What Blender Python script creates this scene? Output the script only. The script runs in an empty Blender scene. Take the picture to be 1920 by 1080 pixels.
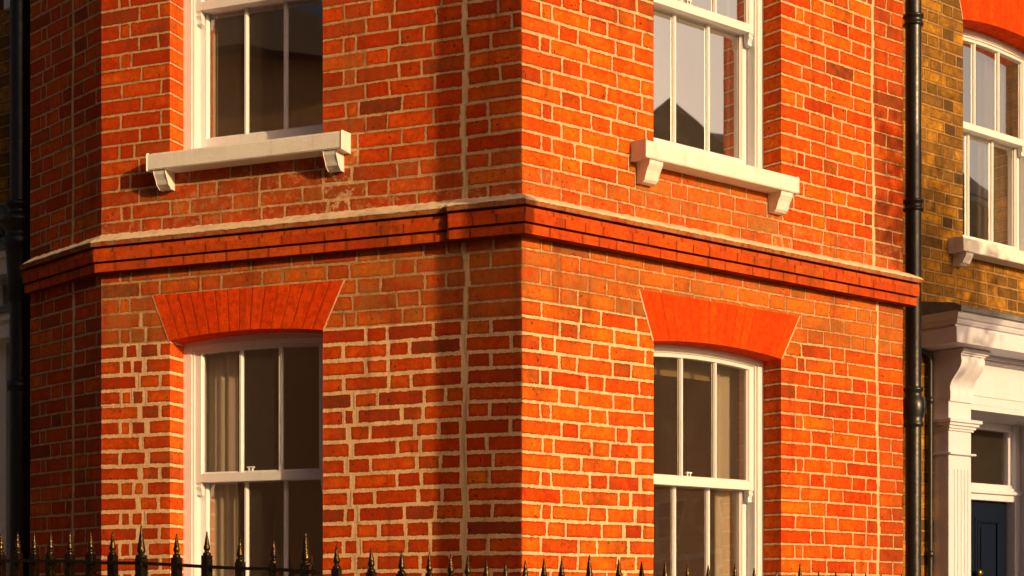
import bpy, math, random
from mathutils import Vector
R = math.radians
rnd = random.Random(7)
scene = bpy.context.scene
COL = scene.collection

# ------------------------------------------------------------------ camera model (real metres)
F, CX, HY, EYE = 3000.0, 960.0, 1130.0, 1.5      # focal length / principal point in photo pixels, eye height
COURSE = 0.075
ZC = 7.10                                         # distance of the house corner
Z0 = 1.797                                        # a bed joint level

def ray(px, py):
    return Vector(((px - CX) / F, 1.0, (HY - py) / F))

class Wall:
    """vertical plane with u along it (to the viewer's right), z up, d outwards"""
    def __init__(s, o, ang_dir):
        s.o = Vector((o[0], o[1], 0.0))
        s.U = Vector((ang_dir[0], ang_dir[1], 0.0)).normalized()
        s.N = Vector((s.U.y, -s.U.x, 0.0))
    def p(s, u, z, d=0.0):
        return s.o + s.U * u + s.N * d + Vector((0, 0, z))
    def px(s, x, y, d=0.0):
        r = ray(x, y); e = Vector((0, 0, EYE))
        q = s.o + s.N * d
        t = (q - e).dot(s.N) / r.dot(s.N)
        w = e + r * t
        return (w - s.o).dot(s.U), w.z
    def pu(s, x, d=0.0): return s.px(x, 900, d)[0]

aL = math.atan2(F, 7660.0); aR = math.atan2(F, 3740.0); aB = math.atan2(F, 2850.0)
C0 = ((978 - CX) / F * ZC, ZC)
LW = Wall(C0, (math.cos(aL), -math.sin(aL)))              # left face, u<0
RW = Wall(C0, (math.cos(aR), math.sin(aR)))               # right face, u>0
LEN_L = -LW.pu(190)
LEN_R = RW.pu(1693)
E0 = LW.p(-LEN_L, 0)
BW = Wall((E0.x, E0.y), (math.cos(aB), -math.sin(aB)))    # canted return at the far left, u<0
LEN_B = -BW.pu(57)
o2 = RW.p(LEN_R, 0, -0.62)
NW = Wall((o2.x, o2.y), (RW.U.x, RW.U.y))                 # right neighbour
NL = Wall((-0.3167 * 9.3, 9.3), (0.803, -0.596))          # left neighbour

# ------------------------------------------------------------------ mesh helpers
class MB:
    def __init__(s):
        s.v = []; s.f = []; s.uv = []; s.sz = []; s.ca = []; s.cb = []; s.sm = []
    def quad(s, pts, uv=None, size=(1, 1), ca=(.5, 0, .4, 1), cb=(.5, 0, 0, 1), smooth=False):
        i = len(s.v); s.v += [tuple(p) for p in pts]
        n = len(pts); s.f.append(tuple(range(i, i + n)))
        s.uv += uv if uv else [(0.5, 0.5)] * n
        s.sz += [size] * n; s.ca += [ca] * n; s.cb += [cb] * n; s.sm.append(smooth)
    def grid(s, rows, smooth=True, closed=False):
        """rows: list of equally long lists of points, joined by quads with shared vertices"""
        i = len(s.v); m = len(rows[0])
        for r in rows: s.v += [tuple(p) for p in r]
        for a in range(len(rows) - 1):
            for b in range(m if closed else m - 1):
                c = (b + 1) % m
                s.f.append((i + a * m + b, i + a * m + c, i + (a + 1) * m + c, i + (a + 1) * m + b))
                s.uv += [(.5, .5)] * 4; s.sz += [(1, 1)] * 4; s.ca += [(.5, 0, .4, 1)] * 4; s.cb += [(.5, 0, 0, 1)] * 4
                s.sm.append(smooth)
    def box(s, fr, u0, u1, z0, z1, d0, d1):
        """axis box in a wall frame; fr.p(u,z,d)"""
        P = lambda u, z, d: fr.p(u, z, d)
        a, b = min(d0, d1), max(d0, d1)
        s.quad([P(u0, z0, b), P(u1, z0, b), P(u1, z1, b), P(u0, z1, b)])
        s.quad([P(u1, z0, a), P(u0, z0, a), P(u0, z1, a), P(u1, z1, a)])
        s.quad([P(u0, z0, a), P(u0, z0, b), P(u0, z1, b), P(u0, z1, a)])
        s.quad([P(u1, z0, b), P(u1, z0, a), P(u1, z1, a), P(u1, z1, b)])
        s.quad([P(u0, z1, b), P(u1, z1, b), P(u1, z1, a), P(u0, z1, a)])
        s.quad([P(u0, z0, a), P(u1, z0, a), P(u1, z0, b), P(u0, z0, b)])
    def prism(s, fr, prof, u0, u1):
        """profile [(d,z)...] closed, swept along u"""
        n = len(prof)
        for i in range(n):
            a, b = prof[i], prof[(i + 1) % n]
            s.quad([fr.p(u0, a[1], a[0]), fr.p(u1, a[1], a[0]), fr.p(u1, b[1], b[0]), fr.p(u0, b[1], b[0])])
        s.quad([fr.p(u0, z, d) for d, z in prof][::-1]); s.quad([fr.p(u1, z, d) for d, z in prof])
    def face_prism(s, fr, outl, d0, d1):
        """outline [(u,z)...] extruded along d"""
        n = len(outl)
        s.quad([fr.p(u, z, d1) for u, z in outl]); s.quad([fr.p(u, z, d0) for u, z in outl][::-1])
        for i in range(n):
            a, b = outl[i], outl[(i + 1) % n]
            s.quad([fr.p(a[0], a[1], d1), fr.p(a[0], a[1], d0), fr.p(b[0], b[1], d0), fr.p(b[0], b[1], d1)])
    def lathe(s, c, prof, seg=16, ax=None):
        """prof [(r,z)] about a vertical axis through c"""
        c = Vector(c)
        rows = [[c + Vector((r * math.cos(2 * math.pi * k / seg), r * math.sin(2 * math.pi * k / seg), z)) for k in range(seg)] for r, z in prof]
        s.grid(rows, True, True)
    def tube(s, pts, r, seg=12):
        pts = [Vector(p) for p in pts]; rows = []
        for i, p in enumerate(pts):
            t = (pts[min(i + 1, len(pts) - 1)] - pts[max(i - 1, 0)]).normalized()
            a = t.orthogonal().normalized() if i == 0 else (rows_a - t * rows_a.dot(t)).normalized()
            rows_a = a; b = t.cross(a)
            rr = r[i] if isinstance(r, (list, tuple)) else r
            rows.append([p + (a * math.cos(2 * math.pi * k / seg) + b * math.sin(2 * math.pi * k / seg)) * rr for k in range(seg)])
        s.grid(rows, True, True)
        s.quad(rows[-1]); s.quad(rows[0][::-1])
    def build(s, name, mat, parent=None, bevel=0.0, weld=False):
        me = bpy.data.meshes.new(name)
        off = Vector(parent_pos(parent))
        me.from_pydata([tuple(Vector(p) - off) for p in s.v], [], s.f)
        l1 = me.uv_layers.new(name='cell'); l1.data.foreach_set('uv', [c for t in s.uv for c in t])
        l2 = me.uv_layers.new(name='size'); l2.data.foreach_set('uv', [c for t in s.sz for c in t])
        for nm, dat in (('ca', s.ca), ('cb', s.cb)):
            at = me.color_attributes.new(nm, 'FLOAT_COLOR', 'CORNER')
            at.data.foreach_set('color', [c for t in dat for c in t])
        me.polygons.foreach_set('use_smooth', s.sm)
        me.materials.append(mat); me.update()
        o = bpy.data.objects.new(name, me); COL.objects.link(o)
        if parent: o.parent = parent
        if bevel or weld:
            w = o.modifiers.new('weld', 'WELD'); w.merge_threshold = 0.0004
        if bevel:
            b = o.modifiers.new('bevel', 'BEVEL'); b.width = bevel; b.segments = 2; b.limit_method = 'ANGLE'; b.angle_limit = R(40)
            b.harden_normals = False
        return o

def parent_pos(o):
    v = Vector((0, 0, 0))
    while o is not None:
        v += o.location; o = o.parent
    return v

def thing(name, label, cat, loc=(0, 0, 0), group=None):
    o = bpy.data.objects.new(name, None); COL.objects.link(o); o.location = loc
    o.empty_display_size = .2
    o['label'] = label; o['category'] = cat
    if group: o['group'] = group
    return o
def tag(o, label, cat, group=None):
    o['label'] = label; o['category'] = cat
    if group: o['group'] = group
    return o

# ------------------------------------------------------------------ materials
class NT:
    def __init__(s, name):
        s.m = bpy.data.materials.new(name); s.m.use_nodes = True
        s.t = s.m.node_tree; s.t.nodes.clear()
        s.out = s.n('ShaderNodeOutputMaterial')
    def n(s, typ, **kw):
        x = s.t.nodes.new(typ)
        for k, v in kw.items(): setattr(x, k, v)
        return x
    def put(s, sock, v):
        if hasattr(v, 'is_linked') or isinstance(v, bpy.types.NodeSocket): s.t.links.new(v, sock)
        else: sock.default_value = v
    def math(s, op, a, b=0.0, c=0.0, clamp=False):
        x = s.n('ShaderNodeMath', operation=op); x.use_clamp = clamp
        s.put(x.inputs[0], a); s.put(x.inputs[1], b); s.put(x.inputs[2], c)
        return x.outputs[0]
    def noise(s, scale, detail=3, rough=.55, vec=None, dist=0.0):
        x = s.n('ShaderNodeTexNoise'); x.inputs['Scale'].default_value = scale
        x.inputs['Detail'].default_value = detail; x.inputs['Roughness'].default_value = rough
        x.inputs['Distortion'].default_value = dist
        s.put(x.inputs['Vector'], vec if vec is not None else s.pos())
        return x.outputs['Fac']
    def pos(s):
        if not hasattr(s, '_p'): s._p = s.n('ShaderNodeNewGeometry').outputs['Position']
        return s._p
    def mix(s, f, a, b, mode='MIX'):
        x = s.n('ShaderNodeMix', data_type='RGBA', blend_type=mode); x.clamp_factor = True
        s.put(x.inputs[0], f); s.put(x.inputs[6], a); s.put(x.inputs[7], b)
        return x.outputs[2]
    def ss(s, v, a, b, lo=0.0, hi=1.0):
        x = s.n('ShaderNodeMapRange', interpolation_type='SMOOTHSTEP')
        s.put(x.inputs[0], v); s.put(x.inputs[1], a); s.put(x.inputs[2], b); s.put(x.inputs[3], lo); s.put(x.inputs[4], hi)
        return x.outputs[0]
    def bsdf(s, col, rough=.6, normal=None, **kw):
        b = s.n('ShaderNodeBsdfPrincipled')
        s.put(b.inputs['Base Color'], col); s.put(b.inputs['Roughness'], rough)
        for k, v in kw.items(): s.put(b.inputs[k.replace('_', ' ')], v)
        if normal is not None: s.put(b.inputs['Normal'], normal)
        s.t.links.new(b.outputs[0], s.out.inputs[0]); return b
    def bump(s, h, dist=1.0, strength=1.0):
        x = s.n('ShaderNodeBump'); x.inputs['Distance'].default_value = dist; x.inputs['Strength'].default_value = strength
        s.put(x.inputs['Height'], h); return x.outputs[0]

def c4(r, g, b): return (r, g, b, 1.0)

def brick_mat(name, lo, mid, hi, dark, grime, mort_lo, mort_hi, stain=0.0, stain_col=(.05, .03, .02), rag=0.010, spec=.25, wear=1.0):
    t = NT(name)
    def att(nm):
        a = t.n('ShaderNodeAttribute'); a.attribute_name = nm
        sp = t.n('ShaderNodeSeparateColor'); t.t.links.new(a.outputs['Color'], sp.inputs[0]); return sp.outputs
    def uvm(nm):
        a = t.n('ShaderNodeUVMap'); a.uv_map = nm
        sp = t.n('ShaderNodeSeparateXYZ'); t.t.links.new(a.outputs[0], sp.inputs[0]); return sp.outputs
    ca = att('ca'); cb = att('cb'); uv = uvm('cell'); sz = uvm('size')
    du = t.math('MINIMUM', uv[0], t.math('SUBTRACT', sz[0], uv[0]))
    dv = t.math('MINIMUM', uv[1], t.math('SUBTRACT', sz[1], uv[1]))
    ed = t.math('MINIMUM', du, dv)
    n_fine = t.noise(110, 3, .6); n_mid = t.noise(38, 3, .6); n_big = t.noise(6, 3, .6); n_patch = t.noise(17, 4, .65)
    e2 = t.math('ADD', ed, t.math('MULTIPLY', t.math('SUBTRACT', n_mid, .5), rag))
    e2 = t.math('ADD', e2, t.math('MULTIPLY', t.math('SUBTRACT', n_fine, .5), rag * .55))
    thr = t.math('MULTIPLY', ca[2], .02)
    m = t.math('SUBTRACT', e2, thr)
    mask = t.ss(m, -.0009, .0011)                                   # 1 = brick, 0 = mortar
    tone = t.math('ADD', ca[0], t.math('MULTIPLY', t.math('SUBTRACT', n_patch, .5), 1.3), clamp=True)
    ramp = t.n('ShaderNodeValToRGB'); r = ramp.color_ramp
    r.elements[0].position = .05; r.elements[0].color = c4(*lo); r.elements[1].position = .95; r.elements[1].color = c4(*hi)
    e = r.elements.new(.5); e.color = c4(*mid)
    t.put(ramp.inputs[0], tone)
    col = ramp.outputs[0]
    col = t.mix(t.math('MULTIPLY', ca[1], t.ss(n_patch, .25, .7, .55, 1.0)), col, c4(*dark))
    # sooty worn arrises round each brick
    rim = t.math('MULTIPLY', t.ss(t.math('ADD', m, t.math('MULTIPLY', t.math('SUBTRACT', n_mid, .5), .012)), .001, .013, 1.0, 0.0), t.ss(n_big, .3, .62, .25 * wear, .75 * wear))
    col = t.mix(rim, col, c4(*[x * .5 for x in lo]))
    soot = t.noise(2.6, 5, .7)
    col = t.mix(t.math('MULTIPLY', t.ss(soot, .48, .68, 0, .7 * wear), t.ss(n_patch, .3, .6, .5, 1)), col, c4(*dark))
    mp = t.n('ShaderNodeMapping'); mp.inputs['Scale'].default_value = (13, 13, 1.1); t.put(mp.inputs['Vector'], t.pos())
    strk = t.noise(1.0, 5, .7, vec=mp.outputs[0])
    # fine mottling and burnt pits
    col = t.mix(t.ss(n_mid, .38, .72, 0, .55), col, c4(*[x * .45 for x in mid]))
    col = t.mix(t.ss(n_fine, .60, .72, 0, .65), col, c4(*[x * .3 for x in dark]))
    pits = t.noise(75, 1, .4, dist=.6)
    col = t.mix(t.ss(pits, .69, .74, 0, .85 * (.3 + .7 * wear)), col, c4(.02, .008, .004))
    # arris shadow painted as a thin dark line along some brick edges
    line = t.math('MULTIPLY', t.ss(t.math('ABSOLUTE', t.math('SUBTRACT', m, .001)), .0006, .0022, 1, 0), t.ss(n_patch, .48, .6))
    gn = t.math('MULTIPLY', cb[1], t.ss(t.noise(22, 4, .7), .3, .62))
    mort = t.mix(cb[0], c4(*mort_lo), c4(*mort_hi))
    mort = t.mix(t.ss(n_fine, .35, .7, 0, .35), mort, c4(*[x * .55 for x in mort_lo]))
    mort = t.mix(t.ss(n_big, .3, .7, 0, .25), mort, c4(*mort_lo))
    # smears of mortar over the faces
    smear = t.math('MULTIPLY', cb[2], t.ss(t.noise(30, 4, .7), .5, .62))
    mk = t.math('MULTIPLY', mask, t.math('SUBTRACT', 1.0, smear))
    allc = t.mix(mk, mort, col)
    allc = t.mix(t.math('MULTIPLY', line, .1 + .45 * wear), allc, c4(.03, .012, .006))
    allc = t.mix(t.math('MULTIPLY', gn, .8), allc, c4(*grime))
    allc = t.mix(t.ss(strk, .52, .72, 0, .42), allc, c4(*[x * .8 for x in dark]))
    if stain: allc = t.mix(t.math('MULTIPLY', t.ss(t.noise(5.5, 4, .7), .45, .68), stain), allc, c4(*stain_col))
    h = t.math('MULTIPLY', mask, .0016)
    h = t.math('ADD', h, t.math('MULTIPLY', n_mid, .0026))
    h = t.math('ADD', h, t.math('MULTIPLY', n_fine, .0012))
    h = t.math('SUBTRACT', h, t.math('MULTIPLY', line, .0012))
    t.bsdf(allc, .88, t.bump(h, 1.0, .8), Specular_IOR_Level=spec)
    return t.m

def paint_mat(name, col, rough=.45, dirt=.15, dirt_col=(.35, .26, .18), bump=.0006, scale=40, drips=False, spec=.4):
    t = NT(name)
    n1 = t.noise(9, 4, .65); n2 = t.noise(scale, 4, .65)
    c = t.mix(t.ss(n1, .45, .75, 0, dirt), c4(*col), c4(*dirt_col))
    c = t.mix(t.ss(n2, .62, .75, 0, dirt * 1.2), c, c4(*dirt_col))
    mp = t.n('ShaderNodeMapping'); mp.inputs['Scale'].default_value = (26, 26, 2.2); t.put(mp.inputs['Vector'], t.pos())
    c = t.mix(t.ss(t.noise(1.0, 4, .65, vec=mp.outputs[0]), .54, .72, 0, dirt * 1.3), c, c4(*dirt_col))
    t.bsdf(c, rough, t.bump(t.math('ADD', n2, t.math('MULTIPLY', t.noise(160, 2), .4)), bump), Specular_IOR_Level=spec)
    return t.m

RED = dict(lo=(.46, .032, .003), mid=(.70, .083, .005), hi=(.80, .172, .007), dark=(.115, .034, .016), grime=(.32, .135, .038))
M_BRICK = brick_mat('red_brick', mort_lo=(.44, .25, .11), mort_hi=(.90, .60, .36), rag=.012, spec=.06, **RED)
M_ARCH = brick_mat('rubbed_brick', lo=(.60, .040, .003), mid=(.72, .056, .004), hi=(.80, .082, .005), dark=(.3, .04, .01), grime=(.4, .1, .03),
                   mort_lo=(.30, .024, .004), mort_hi=(.56, .09, .02), rag=.0014, spec=.06, wear=.12)
M_BAND = brick_mat('moulded_brick', lo=(.50, .036, .003), mid=(.66, .07, .004), hi=(.76, .12, .006), dark=(.08, .03, .014), grime=(.32, .19, .085),
                   mort_lo=(.04, .016, .008), mort_hi=(.08, .03, .012), rag=.003, spec=.06, wear=.7)
M_YEL = brick_mat('stock_brick', lo=(.10, .055, .016), mid=(.36, .165, .020), hi=(.72, .33, .022), dark=(.05, .036, .022), grime=(.10, .06, .03),
                  mort_lo=(.36, .20, .075), mort_hi=(.60, .36, .14), stain=.45, stain_col=(.07, .045, .026), rag=.004, spec=.06)
M_WHITE = paint_mat('white_paint', (.73, .73, .79), .4, .06, bump=.0003)
M_SILL = paint_mat('painted_stone', (.76, .73, .74), .7, .22, (.5, .38, .27), bump=.0016, scale=60)
M_CEM = paint_mat('cement', (.74, .58, .42), .9, .5, (.34, .22, .13), bump=.004, scale=70)
M_MORT = paint_mat('mortar', (.74, .49, .29), .95, .4, (.36, .2, .1), bump=.004, scale=90)
M_STUCCO = paint_mat('white_stucco', (.62, .63, .78), .5, .10, (.45, .36, .3), bump=.0005)
M_TRIM = paint_mat('white_trim', (.82, .80, .80), .5, .08, (.5, .42, .36), bump=.0005)
M_LEAD = paint_mat('lead_sheet', (.15, .16, .19), .5, .4, (.30, .31, .34), bump=.003, scale=25)
M_STONE = paint_mat('paving_stone', (.30, .27, .23), .85, .3, (.18, .15, .12), bump=.002)
M_ROOM = paint_mat('room_plaster', (.56, .33, .16), .9, .1, (.2, .1, .04))
M_SLATE = paint_mat('slate', (.10, .085, .08), .7, .4, (.05, .04, .04), bump=.01, scale=12)
M_NAVY = paint_mat('navy_paint', (.004, .009, .026), .6, .1, (.008, .012, .024), bump=.0004, spec=.06)
M_WOOD = paint_mat('bark', (.12, .075, .045), .9, .4, (.05, .03, .02), bump=.02, scale=30)

def iron_mat():
    t = NT('black_iron_paint')
    n = t.noise(55, 3, .6); n2 = t.noise(190, 2, .5)
    col = t.mix(t.ss(n, .5, .72), c4(.006, .006, .006), c4(.016, .012, .009))
    t.bsdf(col, t.ss(n2, .3, .7, .16, .30), t.bump(t.math('ADD', n, t.math('MULTIPLY', n2, .35)), .0035), Specular_IOR_Level=.6, Specular_Tint=c4(1.0, .62, .22))
    return t.m
M_IRON = iron_mat()
def pipe_mat():
    t = NT('black_pipe_paint')
    n = t.noise(30, 3, .6)
    t.bsdf(c4(.012, .012, .014), t.ss(n, .3, .7, .28, .40), t.bump(n, .0012), Specular_IOR_Level=.5)
    return t.m
M_PIPE = pipe_mat()
def glass_mat(refl):
    t = NT('window_glass')
    n = t.noise(1.6, 1, .5)
    nb = t.bump(n, .003)
    g = t.n('ShaderNodeBsdfGlossy'); g.inputs['Roughness'].default_value = .015; g.inputs['Color'].default_value = c4(.95, .93, .9)
    t.put(g.inputs['Normal'], nb)
    tr = t.n('ShaderNodeBsdfTransparent'); tr.inputs[0].default_value = c4(.86, .84, .80)
    geo = t.n('ShaderNodeNewGeometry'); dp = t.n('ShaderNodeVectorMath', operation='DOT_PRODUCT')
    t.t.links.new(geo.outputs['Incoming'], dp.inputs[0]); t.t.links.new(geo.outputs['Normal'], dp.inputs[1])
    k5 = t.math('POWER', t.math('SUBTRACT', 1.0, t.math('ABSOLUTE', dp.outputs['Value'])), 5.0)
    fres = t.math('ADD', .075, t.math('MULTIPLY', k5, .9))
    d = t.n('ShaderNodeBsdfDiffuse'); d.inputs[0].default_value = c4(.5, .45, .4)
    f = t.math('ADD', fres, refl, clamp=True)
    mx = t.n('ShaderNodeMixShader'); t.put(mx.inputs[0], f); t.t.links.new(tr.outputs[0], mx.inputs[1]); t.t.links.new(g.outputs[0], mx.inputs[2])
    m2 = t.n('ShaderNodeMixShader'); t.put(m2.inputs[0], t.ss(t.noise(14, 4, .7), .40, .75, .035, .06))
    t.t.links.new(mx.outputs[0], m2.inputs[1]); t.t.links.new(d.outputs[0], m2.inputs[2])
    t.t.links.new(m2.outputs[0], t.out.inputs[0])
    return t.m
M_GLASS = glass_mat(.21); M_GLASS_HI = glass_mat(.62); M_GLASS_LO = glass_mat(.02)
def cloth_mat(name, col):
    t = NT(name)
    n = t.noise(300, 2, .5)
    b = t.bsdf(t.mix(n, c4(*col), c4(*[x * .8 for x in col])), .95, t.bump(n, .0005), Specular_IOR_Level=.1)
    return t.m
M_CURT = cloth_mat('curtain_cloth', (.66, .56, .46))

# ------------------------------------------------------------------ brickwork
def wob(u, z, seed):
    return .0030 * math.sin(2.3 * u + 3.1 * z + seed) + .0016 * math.sin(5.7 * u - 2.2 * z + seed * 1.7) + .0008 * math.sin(11.3 * u + 7.7 * z + seed * 2.9)

JC = {}
def juv(fn, z, k):
    if (fn, k) not in JC: JC[(fn, k)] = fn(z, k)
    return JC[(fn, k)]
def lay(mb, back, wall, u0, u1, z0, z1, holes, joints, style, seed=0, course=COURSE, zref=Z0, wamp=1.0, ends=(True, True)):
    """bricks from u0 to u1; holes (ua,ub,za,zb); joints: functions z -> u of straight vertical joints with width"""
    k0 = int(math.floor((z0 - zref) / course)); k1 = int(math.ceil((z1 - zref) / course))
    for k in range(k0, k1):
        zA = zref + k * course; zB = zA + course
        cuts = [(u0, u0, ends[0])]
        for (ua, ub, za, zb) in holes:
            if zB > za + .012 and zA < zb - .004: cuts.append((ua, ub, True))
        for (fn, jw, ja, jb) in joints:
            zm = (zA + zB) / 2
            if ja <= zm <= jb:
                uj = juv(fn, zm, k)
                if not any(h[0] - .03 < uj < h[1] + .03 and zB > h[2] and zA < h[3] for h in holes):
                    cuts.append((uj - jw / 2, uj + jw / 2, False))
        cuts.append((u1, u1, ends[1])); cuts.sort(key=lambda c: c[0])
        for i in range(len(cuts) - 1):
            a, b = cuts[i][1], cuts[i + 1][0]
            oa, ob = cuts[i][2], cuts[i + 1][2]
            if b - a < .004: continue
            # bond: Flemish, alternating start, jittered
            oa_ = cuts[i][2]
            us = [a]; st = (k + i) % 2
            x = a; j = 0
            S, Hd = .2275, .114
            if not st: seq = [S, Hd]
            else: seq = [Hd, .062 if (rnd.random() < .8 and oa_) else .0, S, Hd]
            j = 0
            while True:
                if st and j < 4:
                    w = seq[j]
                    if w == 0: j += 1; continue
                else:
                    w = (S, Hd)[(j + st * 0) % 2]
                w += rnd.uniform(-.009, .009) * (1 if w > .09 else .3)
                rr = rnd.random()
                if rr < .03 and w > .2: w *= .62
                elif rr < .06 and w < .15: w *= 1.35
                if x + w > b - .045: break
                x += w; us.append(x); j += 1
            if b - us[-1] > .27: us.append((us[-1] + b) / 2)
            us.append(b)
            n = len(us) - 1
            sk = [0] + [rnd.gauss(0, .0014) for _ in range(n - 1)] + [0]
            for q in range(n):
                ua, ub = us[q], us[q + 1]
                st_ = style((ua + ub) / 2, (zA + zB) / 2, k)
                lpad = .03 if (q == 0 and oa) else 0; rpad = .03 if (q == n - 1 and ob) else 0
                mw = st_['m']
                w, h = ub - ua + lpad + rpad, zB - zA
                dj = [rnd.uniform(-.0016, .0016) for _ in range(2)] + [rnd.uniform(-.0012, .0012)]
                cs = []
                for (uu, zz, s1, s2, e) in ((ua + sk[q], zA, -1, -1, q), (ub + sk[q + 1], zA, 1, -1, q + 1), (ub - sk[q + 1], zB, 1, 1, q + 1), (ua - sk[q], zB, -1, 1, q)):
                    cs.append(wall.p(uu, zz + wamp * wob(uu, zz, seed), dj[0] * s1 + dj[2] * s2))
                tone = min(1, max(0, rnd.gauss(st_.get('t', .5), .20)))
                dk = st_.get('d', .0); dark = min(1, max(0, rnd.gauss(dk, .10))) if rnd.random() > st_.get('pd', .05) else rnd.uniform(.5, 1)
                hy = rnd.uniform(-.0012, .0012)
                ca = (tone, dark, mw / .02 * rnd.uniform(.85, 1.15), 1)
                cb = (st_.get('mb', .6), st_.get('g', 0.0) * rnd.uniform(.6, 1.3), st_.get('s', 0.0), 1)
                mb.quad(cs, [(lpad, hy), (w - rpad, hy), (w - rpad, h + hy), (lpad, h + hy)], (w, h), ca, cb)
            # bed of mortar behind
        solid = [(u0, u1)]
        for (ua, ub, za, zb) in holes:
            if zB > za + .012 and zA < zb - .004:
                solid = [s for p in solid for s in ((p[0], min(p[1], ua)), (max(p[0], ub), p[1])) if s[1] > s[0]]
        for a, b in solid:
            nn = max(1, int((b - a) / .25)); 
            for q in range(nn):
                x0, x1 = a + (b - a) * q / nn, a + (b - a) * (q + 1) / nn
                back.quad([wall.p(x0, zA + wamp * wob(x0, zA, seed), -.0042), wall.p(x1, zA + wamp * wob(x1, zA, seed), -.0042),
                           wall.p(x1, zB + wamp * wob(x1, zB, seed), -.0042), wall.p(x0, zB + wamp * wob(x0, zB, seed), -.0042)])
                # straight joints show this bed; lift it near flush there
        for (fn, jw, ja, jb) in joints:
            zm = (zA + zB) / 2
            if ja <= zm <= jb:
                ua = juv(fn, zm, k)
                if any(h[0] - .03 < ua < h[1] + .03 and zB > h[2] and zA < h[3] for h in holes): continue
                ub_ = ua
                hw = jw / 2 + .008
                mid = style(ua, zm, k)
                back.quad([wall.p(ua - hw, zA, -.001), wall.p(ua + hw, zA, -.001), wall.p((ua + ub_) / 2 + hw, zB, -.001), wall.p((ua + ub_) / 2 - hw, zB, -.001)])

def reveal(mb, wall, u, z0, z1, depth, side, style, seed=0, course=COURSE, zref=Z0, wamp=1.0):
    """brick reveal of an opening at u going back by depth; side=+1: the face looks towards +u"""
    k0 = int(math.floor((z0 - zref) / course)); k1 = int(math.ceil((z1 - zref) / course))
    for k in range(k0, k1):
        zA = max(z0, zref + k * course); zB = min(z1, zref + (k + 1) * course)
        if zB - zA < .01: continue
        st_ = style(u, (zA + zB) / 2, k)
        w, h = depth + .06, zB - zA
        a = [wall.p(u, zA + wamp * wob(u, zA, seed), 0), wall.p(u, zA + wamp * wob(u, zA, seed), -depth), wall.p(u, zB + wamp * wob(u, zB, seed), -depth), wall.p(u, zB + wamp * wob(u, zB, seed), 0)]
        if side > 0: a = a
        uv = [(.03, 0), (w - .03, 0), (w - .03, h), (.03, h)]
        ca = (min(1, max(0, rnd.gauss(.55, .12))), 0, st_['m'] / .02 * .8, 1); cb = (st_.get('mb', .6), .1, 0, 1)
        if side < 0: a = a[::-1]; uv = uv[::-1]
        mb.quad(a, uv, (w, h), ca, cb)

def arch(wall, bl, br, tl, tr, rise, nv, parent, depth=.12, proud=.004, mat=None):
    """gauged brick arch: bottom corners bl,br and top corners tl,tr in (u,z)"""
    mb = MB(); SUB = 3
    def bot(t):
        return (bl[0] + (br[0] - bl[0]) * t, bl[1] + (br[1] - bl[1]) * t + rise * 4 * t * (1 - t))
    def top(t):
        return (tl[0] + (tr[0] - tl[0]) * t, tl[1] + (tr[1] - tl[1]) * t)
    for i in range(nv):
        t0, t1 = i / nv, (i + 1) / nv
        tone = min(1, max(0, rnd.gauss(.5, .16)))
        a, b, c, d = bot(t0), bot(t1), top(t1), top(t0)
        wv = (br[0] - bl[0]) / nv; h = d[1] - a[1]
        dj = proud + rnd.uniform(-.0006, .0006)
        pl = .02 if i == 0 else 0; pr = .02 if i == nv - 1 else 0
        W = wv + pl + pr
        mb.quad([wall.p(a[0], a[1], dj), wall.p(b[0], b[1], dj), wall.p(c[0], c[1], dj), wall.p(d[0], d[1], dj)],
                [(pl, .02), (W - pr, .02), (W - pr, h + .02), (pl, h + .02)], (W, h + .04), (tone, 0, .085, 1), (.1 + .5 * rnd.random(), 0, 0, 1))
        for q in range(SUB):
            p0, p1 = bot(t0 + (t1 - t0) * q / SUB), bot(t0 + (t1 - t0) * (q + 1) / SUB)
            mb.quad([wall.p(p0[0], p0[1], -depth), wall.p(p1[0], p1[1], -depth), wall.p(p1[0], p1[1], proud), wall.p(p0[0], p0[1], proud)],
                    [(.03, .03), (.04, .03), (.04, .05), (.03, .05)], (.07, .08), (tone, 0, .05, 1), (.3, 0, 0, 1))
    for a, b in ((bl, tl), (br, tr), (tl, tr)):
        mb.quad([wall.p(a[0], a[1], proud), wall.p(b[0], b[1], proud), wall.p(b[0], b[1], -.01), wall.p(a[0], a[1], -.01)])
    o = mb.build('brick_arch', mat or M_ARCH, parent)
    # lime joint along each skewback
    for (a, b, s) in ((bl, tl, -1), (br, tr, 1)):
        j = MB(); n = 8
        for q in range(n):
            f0, f1 = q / n, (q + 1) / n
            w0, w1 = rnd.uniform(.006, .012), rnd.uniform(.006, .012)
            p0 = (a[0] + (b[0] - a[0]) * f0, a[1] + (b[1] - a[1]) * f0); p1 = (a[0] + (b[0] - a[0]) * f1, a[1] + (b[1] - a[1]) * f1)
            j.quad([wall.p(p0[0], p0[1], .0026), wall.p(p0[0] + s * w0, p0[1], .0022), wall.p(p1[0] + s * w1, p1[1], .0022), wall.p(p1[0], p1[1], .0026)])
        j.build('mortar_joint', M_MORT, o)
    return o

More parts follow.
